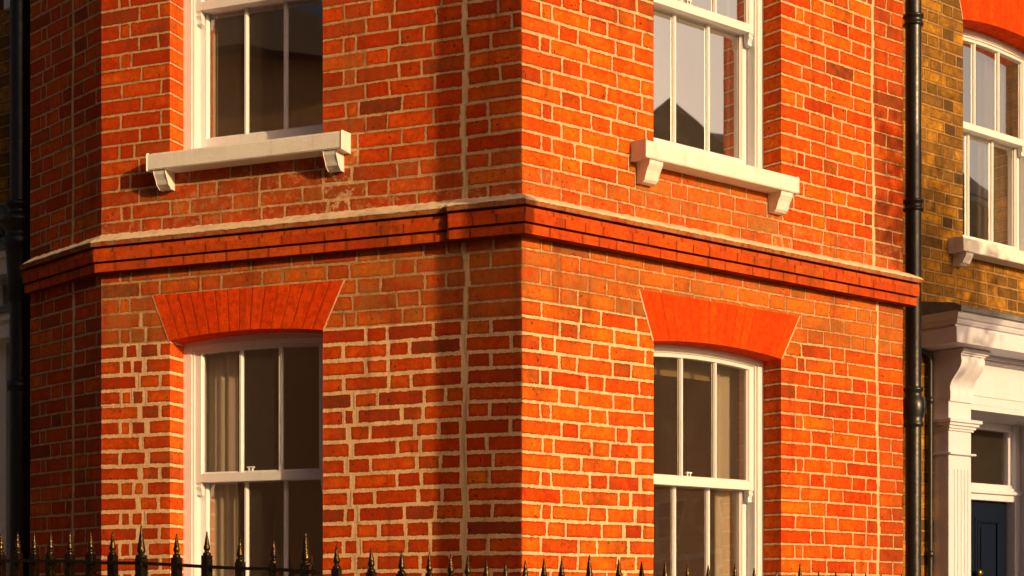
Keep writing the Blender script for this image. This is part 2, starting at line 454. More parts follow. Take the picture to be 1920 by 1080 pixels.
# ------------------------------------------------------------------ sash windows
def window(wall, u0, u1, z0, z1, parent, zmeet, rise=0.0, dz=0.0, fd=.12, room=1.0, catch=True, glass=None):
    """double hung sash in opening u0..u1, z0..z1 (springing), frame set back by fd"""
    N = 14
    JW = .044
    def head(t): return z1 + dz * (t - .5) + rise * 4 * t * (1 - t)
    fr = MB()
    d0, d1 = -fd, -fd - .118
    fr.box(wall, u0, u0 + JW, z0, z1 + .05, d0, d1); fr.box(wall, u1 - JW, u1, z0, z1 + .05, d0, d1)
    # staff bead steps on the jambs
    fr.box(wall, u0 + JW, u0 + JW + .012, z0, z1 + .05, d0 - .008, d1); fr.box(wall, u1 - JW - .012, u1 - JW, z0, z1 + .05, d0 - .008, d1)
    fr.box(wall, u0 + JW + .012, u1 - JW - .012, z0, z0 + .035, d0 - .012, d1)
    for i in range(N):
        t0, t1 = i / N, (i + 1) / N
        ua, ub = u0 + (u1 - u0) * t0, u0 + (u1 - u0) * t1
        for (lo, dd) in ((.024, d0 + .001), (.036, d0 - .0075)):
            za, zb = head(t0) - lo, head(t1) - lo
            fr.quad([wall.p(ua, za, dd), wall.p(ub, zb, dd), wall.p(ub, head(t1) + .06, dd), wall.p(ua, head(t0) + .06, dd)])
            fr.quad([wall.p(ua, za, dd - .05), wall.p(ub, zb, dd - .05), wall.p(ub, zb, dd), wall.p(ua, za, dd)])
    w = fr.build('window', M_WHITE, parent)
    a, b = u0 + JW + .012, u1 - JW - .012
    SW = .034; MW = .011
    def sash(za, zb, dS, top, bot, arched, horns):
        s = MB(); th = .042
        s.box(wall, a, a + SW, za, zb, dS, dS - th); s.box(wall, b - SW, b, za, zb, dS, dS - th)
        s.box(wall, a + SW, b - SW, za, za + bot, dS - .0005, dS - th)
        if arched:
            for i in range(N):
                t0, t1 = i / N, (i + 1) / N
                f0, f1 = (a + SW + (b - a - 2 * SW) * t0), (a + SW + (b - a - 2 * SW) * t1)
                g0, g1 = (f0 - u0) / (u1 - u0), (f1 - u0) / (u1 - u0)
                s.quad([wall.p(f0, head(g0) - .036 - top, dS - .0005), wall.p(f1, head(g1) - .036 - top, dS - .0005), wall.p(f1, zb + .05, dS - .0005), wall.p(f0, zb + .05, dS - .0005)])
                s.quad([wall.p(f0, head(g0) - .036 - top, dS - th), wall.p(f1, head(g1) - .036 - top, dS - th), wall.p(f1, head(g1) - .036 - top, dS), wall.p(f0, head(g0) - .036 - top, dS)])
            ztop = zb
        else:
            s.box(wall, a + SW, b - SW, zb - top, zb, dS - .0005, dS - th); ztop = zb - top
        gw = (b - a - 2 * SW)
        for q in (1, 2):
            um = a + SW + gw * q / 3
            # moulded glazing bar: narrow nose, wider back
            s.prism2(wall, um, MW, za + bot, ztop, dS) if hasattr(s, 'prism2') else None
            pr = [(um - MW, dS - .026), (um - MW, dS - .014), (um - MW * .45, dS - .004), (um + MW * .45, dS - .004), (um + MW, dS - .014), (um + MW, dS - .026)]
            for i in range(len(pr)):
                p0, p1 = pr[i], pr[(i + 1) % len(pr)]
                s.quad([wall.p(p0[0], za + bot, p0[1]), wall.p(p1[0], za + bot, p1[1]), wall.p(p1[0], ztop, p1[1]), wall.p(p0[0], ztop, p0[1])])
        # putty bevel along the rails and stiles
        pd = dS - .014
        for (x0, x1, sx) in ((a + SW, a + SW + .010, 1), (b - SW - .010, b - SW, -1)):
            xs = (x0, x1)
            s.quad([wall.p(x0, za + bot, dS - .003 if sx > 0 else pd), wall.p(x1, za + bot, pd if sx > 0 else dS - .003), wall.p(x1, ztop, pd if sx > 0 else dS - .003), wall.p(x0, ztop, dS - .003 if sx > 0 else pd)])
        s.quad([wall.p(a + SW, za + bot, dS - .003), wall.p(b - SW, za + bot, dS - .003), wall.p(b - SW, za + bot + .010, pd), wall.p(a + SW, za + bot + .010, pd)])
        if horns:
            for (x0, x1) in ((a, a + .030), (b - .030, b)):
                prof = [(dS, za), (dS - .008, za - .012), (dS - .003, za - .024), (dS - .014, za - .042), (dS - .012, za - .062), (dS - .034, za - .066), (dS - th, za - .02), (dS - th, za)]
                s.prism(wall, prof, x0, x1)
        o = s.build('sash', M_WHITE, w)
        g = MB()
        gz1 = ztop + (.03 if arched else .004)
        g.quad([wall.p(a + SW - .004, za + bot - .004, dS - .018), wall.p(b - SW + .004, za + bot - .004, dS - .018), wall.p(b - SW + .004, gz1, dS - .018), wall.p(a + SW - .004, gz1, dS - .018)])
        g.build('pane', glass or M_GLASS, w)
        return o
    sash(zmeet, z1 + .0, d0 - .016, .020, .040, True, True)
    sash(z0 + .035, zmeet + .036, d0 - .064, .034, .080, False, False)
    if catch:
        c = MB(); um = a + (b - a) * .42; zc = zmeet + .040
        c.box(wall, um - .016, um + .016, zc, zc + .006, d0 - .02, d0 - .05)
        c.box(wall, um - .013, um - .007, zc + .006, zc + .026, d0 - .028, d0 - .042)
        c.box(wall, um + .007, um + .013, zc + .006, zc + .026, d0 - .028, d0 - .042)
        c.box(wall, um - .018, um + .018, zc + .024, zc + .031, d0 - .026, d0 - .044)
        c.build('catch', M_WHITE, w)
    if room:
        rm = MB(); e = .14; f0, f1 = d1 + .008, d1 - room
        A, B, zb0, zt = u0 - e, u1 + e, z0 - .25, z1 + .30
        P = wall.p
        rm.quad([P(A, zb0, f1), P(B, zb0, f1), P(B, zt, f1), P(A, zt, f1)])
        rm.quad([P(A, zb0, f0), P(A, zb0, f1), P(A, zt, f1), P(A, zt, f0)]); rm.quad([P(B, zb0, f1), P(B, zb0, f0), P(B, zt, f0), P(B, zt, f1)])
        rm.quad([P(A, zt, f1), P(B, zt, f1), P(B, zt, f0), P(A, zt, f0)]); rm.quad([P(A, zb0, f0), P(B, zb0, f0), P(B, zb0, f1), P(A, zb0, f1)])
        # the inner face of the wall round the frame
        rm.quad([P(A, zb0, f0), P(u0 + .02, zb0, f0), P(u0 + .02, zt, f0), P(A, zt, f0)]); rm.quad([P(u1 - .02, zb0, f0), P(B, zb0, f0), P(B, zt, f0), P(u1 - .02, zt, f0)])
        rm.quad([P(u0 + .02, z1 + .03, f0), P(u1 - .02, z1 + .03, f0), P(u1 - .02, zt, f0), P(u0 + .02, zt, f0)])
        rm.quad([P(u0 + .02, zb0, f0), P(u1 - .02, zb0, f0), P(u1 - .02, z0, f0), P(u0 + .02, z0, f0)])
        rm.build('room_wall', M_ROOM, parent)
    return w

def curtain(wall, u0, u1, z0, z1, d, label, folds=7, amp=.007, mat=None):
    mb = MB(); n = folds * 10
    rows = []
    for z in (z0, (z0 + z1) / 2, z1):
        front = [wall.p(u0 + (u1 - u0) * i / n, z, d + amp * math.sin(2 * math.pi * folds * i / n + .6 * math.sin(i * .23)) * (1.0 + .3 * math.sin(i * .5))) for i in range(n + 1)]
        back = [p - wall.N * .003 for p in front][::-1]
        rows.append(front + back)
    mb.grid(rows, True, True)
    return tag(mb.build('curtain', mat or M_CURT), label, 'curtain')

def sill(wall, ul, ur, zt, h, proj, parent, brackets, slope=.0, back=-.14):
    mb = MB()
    prof = [(back, zt + .012), (-.02, zt + .008), (proj - .006, zt), (proj, zt - .006), (proj, zt - h), (proj - .02, zt - h), (back, zt - h)]
    mb.prism(wall, prof, ul, ur)
    o = mb.build('sill', M_SILL, parent, bevel=.004)
    for (ub, bw, bh) in brackets:
        b = MB(); zb = zt - h
        pr = [(0, zb), (proj - .012, zb), (proj - .016, zb - .02), (proj - .032, zb - .045), (proj - .04, zb - .065), (proj - .048, zb - bh + .012), (proj - .062, zb - bh), (0, zb - bh)]
        b.prism(wall, pr, ub - bw / 2, ub + bw / 2)
        b.build('bracket', M_SILL, o, bevel=.003)
    return o

# ================================================================== THE CORNER HOUSE
hb = LW.p(0, 0, -1.5)
HOUSE = thing('corner_house', 'red brick corner house with pale string course and white sash windows', 'house', (hb.x, hb.y, 0))
FD = .12
# openings in wall coordinates, measured from the photograph
L_u0, L_u1 = LW.pu(318.5), LW.pu(605.5)
Llow_bl, Llow_br = LW.px(320, 640), LW.px(605, 617.5)
Llow_tl, Llow_tr = LW.px(288, 553), LW.px(645, 526.5)
zs = (Llow_bl[1] + Llow_br[1]) / 2
Llow_bl = (L_u0, zs); Llow_br = (L_u1, zs)
zt_ = (Llow_tl[1] + Llow_tr[1]) / 2; Llow_tl = (Llow_tl[0], zt_); Llow_tr = (Llow_tr[0], zt_)
R_u0, R_u1 = RW.pu(1225.5), RW.pu(1464.5)
Rbl, Rbr, Rtl, Rtr = RW.px(1228, 640), RW.px(1464, 673), RW.px(1199, 546), RW.px(1498, 590)
zr = (Rbl[1] + Rbr[1]) / 2; zrt = (Rtl[1] + Rtr[1]) / 2
Rbl = (R_u0, zr); Rbr = (R_u1, zr); Rtl = (Rtl[0], zrt); Rtr = (Rtr[0], zrt)
RISE = .026
# sills
SLp = .095
a_ = LW.px(275, 285, SLp); b_ = LW.px(640, 247.5, SLp)
LS = (a_[0], b_[0], (a_[1] + b_[1]) / 2)
a_ = RW.px(1210, 263, .1); b_ = RW.px(1498, 330, .1)
RS = (a_[0], b_[0], (a_[1] + b_[1]) / 2)
bl1 = LW.pu(304, .06); bl2 = LW.pu(622, .06); br1 = RW.pu(1223, .06); br2 = RW.pu(1468, .06)
STR_T = 3.3176; STR_B = 3.122
WALL_T = 5.55; UP_H = 5.10
WALL_0 = 1.1
LOWSILL = 1.42
JL = LW.pu(871)
JR = RW.pu(1637); JR2 = RW.pu(1646)
def jl(z, k): return JL + .007 * math.sin(z * 5.0) + .006 * math.sin(z * 13 + 1) + (rnd.uniform(-.006, .006))
def jr(z, k): return (JR if z > 3.2 else JR2) + .006 * math.sin(z * 4.0) + .003 * math.sin(z * 17 + 1)
JCL = LW.pu(268); JCM = LW.pu(662); JCR = RW.pu(1180)
def jcl(z, k): return JCL + (.018 if k % 2 else -.018) + .01 * math.sin(z * 9)
def jcm(z, k): return JCM + .022 * math.sin(z * 8.0) + (.012 if k % 2 else -.012)
def jcr(z, k): return JCR + .05 * math.sin(z * 6.3 + .8) + (.025 if k % 2 else -.025)

def style_L(u, z, k):
    up = z > 3.2
    s = dict(m=.0054 if up else .0088, mb=.42 if up else 1.0, t=.24, pd=.06, g=.08)
    if not up and u < L_u0: s.update(m=.0090, t=.24)
    if not up and u > L_u1 and z > 2.75: s.update(m=.0068)
    if up and u > JL: s.update(m=.0068, mb=.5, t=.35, d=.12)
    if not up and u > JL - .1: s.update(t=.33, d=.14, m=.0088)
    if up and z < 3.50: s['g'] = .42; s['s'] = .35 if z < 3.40 else .1; s['mb'] = .6
    if 2.80 < z < 3.14: s['g'] = .65; s['t'] = .55; s['m'] = .0055; s['mb'] = .5
    if up and LS[0] - .02 < u < LS[1] + .05 and z < LS[2] - .07: s['g'] = .6; s['s'] = .3
    if up and z > 3.4 and abs(u - LS[1] - .03) < .07: s['g'] = .5
    if up and z < LS[2] - .10 and abs(u - bl2 - .05) < .09: s['s'] = .85; s['mb'] = .8; s['m'] = .0075
    return s
def style_R(u, z, k):
    up = z > 3.2
    s = dict(m=.0060, mb=.75, t=.64, pd=.03, g=.05)
    if up and u < R_u0: s.update(m=.0056, mb=.7)
    if not up and u < R_u0: s.update(m=.0064, mb=.95, t=.66)
    if u > R_u1: s.update(m=.0052, mb=.6, t=.52)
    if u > (JR if up else JR2): s.update(t=.33, d=.22, mb=.42, m=.0042, pd=.16, g=.2)
    if up and z < 3.47: s['g'] = .35; s['mb'] = .5; s['m'] = .0045; s['s'] = .2
    if up and z < RS[2] - .14 and abs(u - br2) < .08: s['s'] = .75; s['m'] = .007
    if up and RS[0] < u < RS[1] and z < RS[2] - .08 and z > RS[2] - .30: s['g'] = 1.0; s['m'] = .0042
    if 2.84 < z < 3.14: s['g'] = .75; s['mb'] = .5; s['m'] = .0040; s['t'] = .85
    return s
def style_B(u, z, k):
    return dict(m=.0056, mb=.45, t=.40, pd=.10, g=.25, d=.08)

Lh = [(L_u0, L_u1, LOWSILL, zs + RISE), (L_u0, L_u1, LS[2], UP_H)]
Rh = [(R_u0, R_u1, LOWSILL, zr + RISE), (R_u0, R_u1, RS[2] - .005, UP_H)]
def brick_face(wall, u0, u1, holes, joints, style, seed, ends=(True, True)):
    mb, bk = MB(), MB()
    lay(mb, bk, wall, u0, u1, WALL_0, WALL_T, holes, joints, style, seed, ends=ends)
    for (a, b, z0, z1) in holes:
        reveal(mb, wall, a, z0 - .02, z1, FD + .005, 1, style, seed)
        reveal(mb, wall, b, z0 - .02, z1, FD + .005, -1, style, seed)
    o = mb.build('wall', M_BRICK, HOUSE)
    bk.build('mortar_bed', M_MORT, o)
    p = MB(); p.box(wall, u0 + .001, u1 - .001, 0, WALL_0 + .02, -.3, -.012); p.build('plinth', M_STUCCO, HOUSE)
    return o
brick_face(LW, -LEN_L, 0, Lh, [(jl, .017, 1.0, 6), (jcl, .012, 1.0, 2.95), (jcm, .012, 1.0, 2.45)], style_L, 1.3)
brick_face(RW, 0, LEN_R, Rh, [(jr, .014, 1.0, 6), (jcr, .008, 1.0, 2.35)], style_R, 4.1)
JB = BW.pu(137)
def jb(z, k): return JB + .004 * math.sin(z * 9)
brick_face(BW, -LEN_B, 0, [], [(jb, .014, 1.0, 6)], style_B, 2.2)
# flank returns that close the house
ra = Wall((RW.p(LEN_R, 0).x, RW.p(LEN_R, 0).y), (-RW.N.x, -RW.N.y))
m1, k1_ = MB(), MB(); lay(m1, k1_, ra, 0, .9, WALL_0, WALL_T, [], [], style_B, .4); o = m1.build('wall', M_BRICK, HOUSE); k1_.build('mortar_bed', M_MORT, o)
lb = BW.p(-LEN_B, 0)
rb_ = Wall((lb.x, lb.y), (BW.N.x, BW.N.y))
m1, k1_ = MB(), MB(); lay(m1, k1_, rb_, -1.2, 0, WALL_0, WALL_T, [], [], style_B, .9); o = m1.build('wall', M_BRICK, HOUSE); k1_.build('mortar_bed', M_MORT, o)
# parapet coping
cp = MB()
out = [BW.p(-LEN_B, 0, .05), LW.p(-LEN_L, 0, .05), LW.p(.03, 0, .05), RW.p(LEN_R, 0, .05), RW.p(LEN_R, 0, -3.0), BW.p(-LEN_B, 0, -3.0)]
cp.quad([p + Vector((0, 0, WALL_T + .01)) for p in out][::-1]); cp.quad([p + Vector((0, 0, WALL_T + .12)) for p in out])
for i in range(len(out)):
    p, q = out[i], out[(i + 1) % len(out)]
    cp.quad([p + Vector((0, 0, WALL_T + .01)), q + Vector((0, 0, WALL_T + .01)), q + Vector((0, 0, WALL_T + .12)), p + Vector((0, 0, WALL_T + .12))])
cp.build('coping', M_CEM, HOUSE)

arch(LW, Llow_bl, Llow_br, Llow_tl, Llow_tr, RISE, 15, HOUSE)
arch(RW, Rbl, Rbr, Rtl, Rtr, RISE, 17, HOUSE)
uzu = (L_u0 - .09, UP_H + .22), (L_u1 + .09, UP_H + .22)
arch(LW, (L_u0, UP_H - RISE), (L_u1, UP_H - RISE), uzu[0], uzu[1], RISE, 15, HOUSE)
arch(RW, (R_u0, UP_H - RISE), (R_u1, UP_H - RISE), (R_u0 - .09, UP_H + .22), (R_u1 + .09, UP_H + .22), RISE, 15, HOUSE)

# windows
zm_Ll = LW.px(480, 901, -.136)[1]
zm_Lu = LW.px(480, 3, -.136)[1]
zm_Rl = RW.px(1320, 913, -.136)[1]
zm_Ru = RW.px(1320, 33, -.136)[1]
window(LW, L_u0, L_u1, LOWSILL + .01, zs + .004, HOUSE, zm_Ll, .013)
window(LW, L_u0, L_u1, LS[2] + .012, UP_H - RISE, HOUSE, zm_Lu, RISE)
window(RW, R_u0, R_u1, LOWSILL + .01, zr, HOUSE, zm_Rl, RISE)
window(RW, R_u0, R_u1, RS[2] + .012, UP_H - RISE, HOUSE, zm_Ru, RISE, glass=M_GLASS_HI)
# sills
sill(LW, LS[0], LS[1], LS[2], .080, SLp, HOUSE, [(bl1, .066, .082), (bl2, .066, .082)])
sill(RW, RS[0], RS[1], RS[2], .082, .10, HOUSE, [(br1, .088, .098), (br2, .088, .098)])
sill(LW, L_u0 - .08, L_u1 + .08, LOWSILL, .08, SLp, HOUSE, [])
sill(RW, R_u0 - .08, R_u1 + .08, LOWSILL, .08, .10, HOUSE, [])

# string course -----------------------------------------------------
STEP_U = LW.pu(852)
def string(wall, ua, ub, ea, eb, dp, endcap=(False, False)):
    """ea, eb: how far each end runs on per metre of projection (mitre)"""
    prof = [(.070 + dp, 3.2665), (.068 + dp, 3.246), (.040 + dp, 3.2455), (.040 + dp, 3.2375),
            (.054 + dp, 3.2365), (.057 + dp, 3.215), (.054 + dp, 3.174), (.034 + dp, 3.1730), (.034 + dp, 3.1655), (.046 + dp, 3.1645), (.045 + dp, 3.124), (0.0, 3.1235)]
    mb = MB()
    def U(x, p, t0, t1):  # stretch ends with projection
        return x + (t0 * ea * -p) + (t1 * eb * p)
    for i in range(len(prof) - 1):
        (p0, z0), (p1, z1) = prof[i], prof[i + 1]
        x = ua; cells = []
        big = abs(z1 - z0) > .015
        while x < ub - 1e-6:
            w = rnd.uniform(.10, .125) if rnd.random() < .6 else rnd.uniform(.17, .225)
            if x + w > ub - .06: w = ub - x
            cells.append((x, x + w)); x += w
        for (c0, c1) in cells:
            fA = 1.0 if abs(c0 - ua) < 1e-6 else 0; fB = 1.0 if abs(c1 - ub) < 1e-6 else 0
            q = [wall.p(U(c0, p1, fA, 0), z1, p1), wall.p(U(c1, p1, 0, fB), z1, p1), wall.p(U(c1, p0, 0, fB), z0, p0), wall.p(U(c0, p0, fA, 0), z0, p0)]
            W = c1 - c0
            lip = i == 0
            mb.quad(q, [(0, .02), (W, .02), (W, .06), (0, .06)], (W, .08), (min(1, max(0, rnd.gauss(.55, .15))), .6 if lip else (rnd.random() * .3 if big else 1.0), .07, 1),
                    (.4, .85 if lip else .12, 0, 1))
    for e, uu, s, ee in ((endcap[0], ua, -1, ea), (endcap[1], ub, 1, eb)):
        if e:
            pts = [wall.p(uu + s * ee * p, z, p) for p, z in prof] + [wall.p(uu, 3.2665, 0)]
            mb.quad(pts if s > 0 else pts[::-1], ca=(.5, .3, 0, 1))
    o = mb.build('string_course', M_BAND, HOUSE)
    cm = MB(); n = max(4, int((ub - ua) / .016)); rows = []
    for (p, z, jz, jp) in ((-.002, STR_T, .004, 0), (.018 + dp * .4, STR_T - .012, .002, .002), (.058 + dp, 3.278, .0015, .002), (.072 + dp, 3.2665, .0028, .0025), (.050 + dp, 3.2625, 0, 0)):
        r = []
        for i in range(n + 1):
            uu = ua + (ub - ua) * i / n
            pp = p + rnd.uniform(-jp, jp); zz = z + rnd.uniform(-jz, jz)
            r.append(wall.p(uu + (-ea * pp if i == 0 else 0) + (eb * pp if i == n else 0), zz, pp))
        rows.append(r)
    cm.grid(rows[::-1], True)
    for e, k in ((endcap[0], 0), (endcap[1], -1)):
        if e: pts = [r[k] for r in rows]; cm.quad(pts if k == -1 else pts[::-1])
    cm.build('cement_fillet', M_CEM, o)
    return o
tB = math.tan((aB - aL) / 2); tC = math.tan((aL + aR) / 2)
string(LW, STEP_U, 0, 0, tC, .024, (True, False))
string(RW, 0, LEN_R, tC, .55, .024, (False, True))
string(LW, -LEN_L, STEP_U - .0006, tB, 0, 0.0)
string(BW, -LEN_B + .02, 0, 0.0, tB, 0.0, (True, False))
# lime patch where the string steps
pm = MB(); rows = []
for i in range(9):
    f = i / 8; z = 3.250 - f * .118; uu = STEP_U - .003 + .002 * math.sin(f * 5); w = .006 + .004 * f ** 3 + rnd.uniform(-.001, .001)
    rows.append([LW.p(uu - w, z, .060 - .008 * f), LW.p(uu - w * .4, z, .072 - .012 * f), LW.p(uu + .004, z, .080 - .014 * f)])
pm.grid(rows[::-1]); pm.build('mortar_patch', M_MORT, HOUSE)

# curtains inside
cd = -.262
curtain(LW, LW.pu(372, cd), LW.pu(446, cd), LOWSILL + .05, zs + .12, cd, 'beige curtain behind the left ground floor sash, gathered at its left side', 4)
curtain(RW, RW.pu(1340, cd), RW.pu(1415, cd), LOWSILL + .05, zr + .12, cd, 'beige curtain behind the right ground floor sash, gathered at its right side', 4)
curtain(LW, LW.pu(372, cd), LW.pu(408, cd), LS[2] + .05, UP_H + .1, cd, 'pale narrow curtain inside the upper window above the left arch', 3)
curtain(RW, RW.pu(1362, cd), RW.pu(1415, cd), RS[2] + .05, UP_H + .1, cd, 'pale curtain inside the upper window above the right arch', 4)
bl = MB(); bl.box(RW, R_u0 + .06, R_u1 - .06, zr - .10, zr + .12, -.300, -.296)
tag(bl.build('roller_blind', cloth_mat('blind_cloth', (.36, .25, .14))), 'tan blind drawn down slightly behind the arched right ground floor window', 'blind')

# ================================================================== RIGHT NEIGHBOUR
nb0 = NW.p(1.0, 0, -1)
NBR = thing('neighbour_house', 'sooty yellow brick terraced house with white door surround and navy door', 'house', (nb0.x, nb0.y, 0))
def style_N(u, z, k): return dict(m=.0052, mb=.35, t=.52, pd=.20, d=.12, g=.25)
n_u0 = NW.pu(1805.5); n_u1 = n_u0 + .98
zsN = NW.px(1786, 440, .1)[1]; a_ = NW.px(1805, 20)
n_top = a_[1] - .055
dr0 = NW.pu(1822, .1) - .02
dtop = NW.px(1850, 775, 0.02)[1]
mb, bk = MB(), MB()
holesN = [(n_u0, n_u1, zsN, n_top + RISE), (dr0 + .02, dr0 + 1.02, .0, dtop + .02)]
lay(mb, bk, NW, -.05, 7.5, .3, 6.2, holesN, [], style_N, 7.7, course=.0735)
reveal(mb, NW, n_u0, zsN - .02, n_top + RISE, .14, 1, style_N, 7.7, course=.0735); reveal(mb, NW, n_u1, zsN - .02, n_top + RISE, .14, -1, style_N, 7.7, course=.0735)
o = mb.build('wall', M_YEL, NBR); bk.build('mortar_bed', M_MORT, o)
arch(NW, (n_u0, n_top), (n_u1, n_top), (n_u0 - .10, n_top + .34), (n_u1 + .10, n_top + .34), .040, 17, NBR, depth=.14)
zmN = NW.px(1860, 256, -.156)[1]
window(NW, n_u0, n_u1, zsN + .012, n_top, NBR, zmN, .026, fd=.14, catch=False, glass=M_GLASS_HI)
sill(NW, NW.pu(1803, .1), n_u1 + .1, zsN, .085, .11, NBR, [(NW.pu(1806, .05), .075, .075), (n_u1 - .02, .075, .075)])
cdn = -.285
curtain(NW, n_u0 + .02, n_u0 + .36, zsN, zmN + .02, cdn, 'pale lace curtain across the lower sash of the neighbouring window', 5, .008, cloth_mat('lace_cloth', (.55, .46, .40)))
curtain(NW, n_u1 - .42, n_u1 - .05, zsN, n_top + .1, cdn, 'beige curtain hanging at the far side of the neighbouring window', 6)

# door surround of the neighbour
DS = NBR
def bx(name, mat, u0, u1, z0, z1, d0, d1, parent, bevel=.004):
    m = MB(); m.box(NW, u0, u1, z0, z1, d0, d1); return m.build(name, mat, parent, bevel=bevel)
P_d = .11
pu0, pu1 = NW.pu(1779, P_d), NW.pu(1821, P_d)
z_cap = NW.px(1779, 785, P_d)[1]; z_neck = NW.px(1779, 848, P_d)[1]
pil = bx('pilaster', M_STUCCO, pu0, pu1, .2, NW.px(1797, 640, .33)[1] + .01, -.3, P_d, DS)
cp = MB()
zz = z_cap
for (h0, h1, e) in ((0, .022, .050), (.022, .040, .036), (.040, .058, .022), (.058, .072, .012)):
    cp.box(NW, pu0 - e, pu1 + e, zz - h1, zz - h0, -.02, P_d + e)
cp.box(NW, pu0 - .014, pu1 + .026, z_neck - .012, z_neck, -.02, P_d + .022)
cp.build('capital', M_STUCCO, pil, bevel=.003)
fl = MB()
for q in range(5):
    uu = pu0 + (pu1 - pu0) * (.26 + .15 * q)
    fl.box(NW, uu - .006, uu + .006, .4, z_neck - .10, P_d - .001, P_d + .004)
fl.build('reeding', M_STUCCO, pil, bevel=.002)
# cornice
K_d = .33
kc = NW.px(1797, 640, K_d)                       # lower front corner of the fascia
kt = NW.px(1799, 583, K_d)[1]
ku = kc[0]; KZ = kc[1]; KE = ku + 2.0
H_ = kt - KZ
prof = [(-.02, KZ), (K_d - .012, KZ), (K_d - .012, KZ + H_ * .50), (K_d - .022, KZ + H_ * .52), (K_d - .022, KZ + H_ * .58), (K_d - .006, KZ + H_ * .60), (K_d + .004, KZ + H_ * .70), (K_d + .004, KZ + H_ * .74), (K_d + .016, KZ + H_ * .78), (K_d + .026, KZ + H_ * .88), (K_d + .034, KZ + H_), (-.02, KZ + H_)]
cn = MB(); n = len(prof)
for i in range(n):
    a, b = prof[i], prof[(i + 1) % n]
    ua0, ub0 = ku - max(0, a[0] - K_d + .012), ku - max(0, b[0] - K_d + .012)
    cn.quad([NW.p(ua0, a[1], a[0]), NW.p(KE, a[1], a[0]), NW.p(KE, b[1], b[0]), NW.p(ub0, b[1], b[0])])
for i in range(1, n - 2):
    a, b = prof[i], prof[i + 1]
    ua0, ub0 = ku - (a[0] - K_d + .012), ku - (b[0] - K_d + .012)
    cn.quad([NW.p(ua0, a[1], a[0]), NW.p(ub0, b[1], b[0]), NW.p(ub0, b[1], -.02), NW.p(ua0, a[1], -.02)])
cor = cn.build('cornice', M_STUCCO, DS)
ld = MB()
e = .046
T = KZ + H_
ld_prof = [(K_d + e, T - .012), (K_d + e + .004, T + .018), (K_d + .0, T + .040), (.006, T + .095), (.006, T + .004), (K_d + e - .02, T + .002)]
ld.prism(NW, ld_prof, ku - e, KE)
ld.build('lead_flashing', M_LEAD, cor, bevel=.005)
# console bracket
cs = MB()
c0_, c1_ = NW.pu(1793, .22), NW.pu(1832, .22)
cz0 = NW.px(1800, 642, K_d)[1]
zb_ = NW.px(1779, 748, P_d)[1]
side = []
NS = 18
for i in range(NS + 1):
    f = i / NS
    z = cz0 - .035 - (cz0 - .035 - zb_) * f
    d = P_d + .008 + .075 * (0.5 + .5 * math.cos(math.pi * max(0, min(1, (f - .12) * 1.45)))) + .008 * math.sin(min(1, f * 1.2) * 2 * math.pi)
    side.append((d, z))
ww = pu1 - pu0
K0, K1 = pu0 - .002, pu1 + .006
nf = 12
rows = []
for (d, z) in side:
    rows.append([NW.p(K0 + (K1 - K0) * j / nf, z, d + .006 * math.cos(j / nf * 6 * math.pi)) for j in range(nf + 1)])
cs.grid(rows[::-1])
for uu, sgn in ((K0, 1), (K1, -1)):
    for i in range(NS):
        a, b = side[i], side[i + 1]
        q = [NW.p(uu, a[1], a[0] + .006), NW.p(uu, b[1], b[0] + .006), NW.p(uu, b[1], 0), NW.p(uu, a[1], 0)]
        cs.quad(q if sgn < 0 else q[::-1])
for (h0, h1, e) in ((0, .014, .034), (.014, .026, .024), (.026, .038, .012)):
    cs.box(NW, K0 - e * .3, K1 + e, cz0 - h1, cz0 - h0, 0, side[0][0] + e)
cs.box(NW, K0, K1 - .01, zb_ - .012, zb_ + .004, 0, P_d + .012)
cs.build('console', M_STUCCO, DS)
# plinth block behind console, frieze panel, soffit, opening head
bx('frieze', M_STUCCO, pu0 + .002, KE, dtop + .03, KZ + .004, -.02, .085, DS)
fm = MB()
for (zo, dz_, e) in ((KZ - .030, .03, .04), (KZ - .052, .02, .025)):
    fm.box(NW, pu1 + .02, KE, zo, zo + dz_, .08, .085 + e)
pz = NW.px(1840, 742, .085)[1]
fm.box(NW, pu1 + .06, KE, pz - .006, pz, .08, .092)
fm.build('frieze_moulding', M_STUCCO, DS, bevel=.003)
# head of the door opening with rounded corner, then the deep white reveal
hd = MB(); rad = .05; oL = pu1 - .005
ou = [(oL, dtop + .031), (oL, dtop - rad)] + [(oL + rad * (1 - math.cos(t * math.pi / 16)), dtop - rad + rad * math.sin(t * math.pi / 16)) for t in range(1, 9)] + [(KE, dtop), (KE, dtop + .031)]
for i in range(1, len(ou) - 2):
    a, b = ou[i], ou[i + 1]
    hd.quad([NW.p(a[0], a[1], .083), NW.p(b[0], b[1], .083), NW.p(b[0], dtop + .031, .083), NW.p(a[0], dtop + .031, .083)])
    hd.quad([NW.p(a[0], a[1], -.40), NW.p(b[0], b[1], -.40), NW.p(b[0], b[1], .083), NW.p(a[0], a[1], .083)])
hd.build('door_arch', M_STUCCO, DS)
D_d = -.30
g0 = NW.pu(1815, D_d); g1 = NW.pu(1885, D_d)
tz0 = NW.px(1850, 938, D_d + .06)[1]; tz1 = NW.px(1850, 906, D_d + .06)[1]
gt = NW.px(1860, 808, D_d)[1]
ffr = MB()
ffr.box(NW, g0 - .35, g1 + .035, gt, dtop + .05, D_d - .02, D_d + .03)
ffr.box(NW, g1 + .002, g1 + .04, tz1, gt + .02, D_d - .02, D_d + .022)
ffr.box(NW, g1 + .04, g1 + .10, .2, dtop + .05, D_d - .02, D_d + .05)
ffr.build('door_frame', M_STUCCO, DS, bevel=.003)
jm = MB()                                        # right hand reveal, splayed
jm.quad([NW.p(g1 + .10, .2, D_d + .03), NW.p(g1 + .34, .2, .083), NW.p(g1 + .34, dtop + .02, .083), NW.p(g1 + .10, dtop + .02, D_d + .03)][::-1])
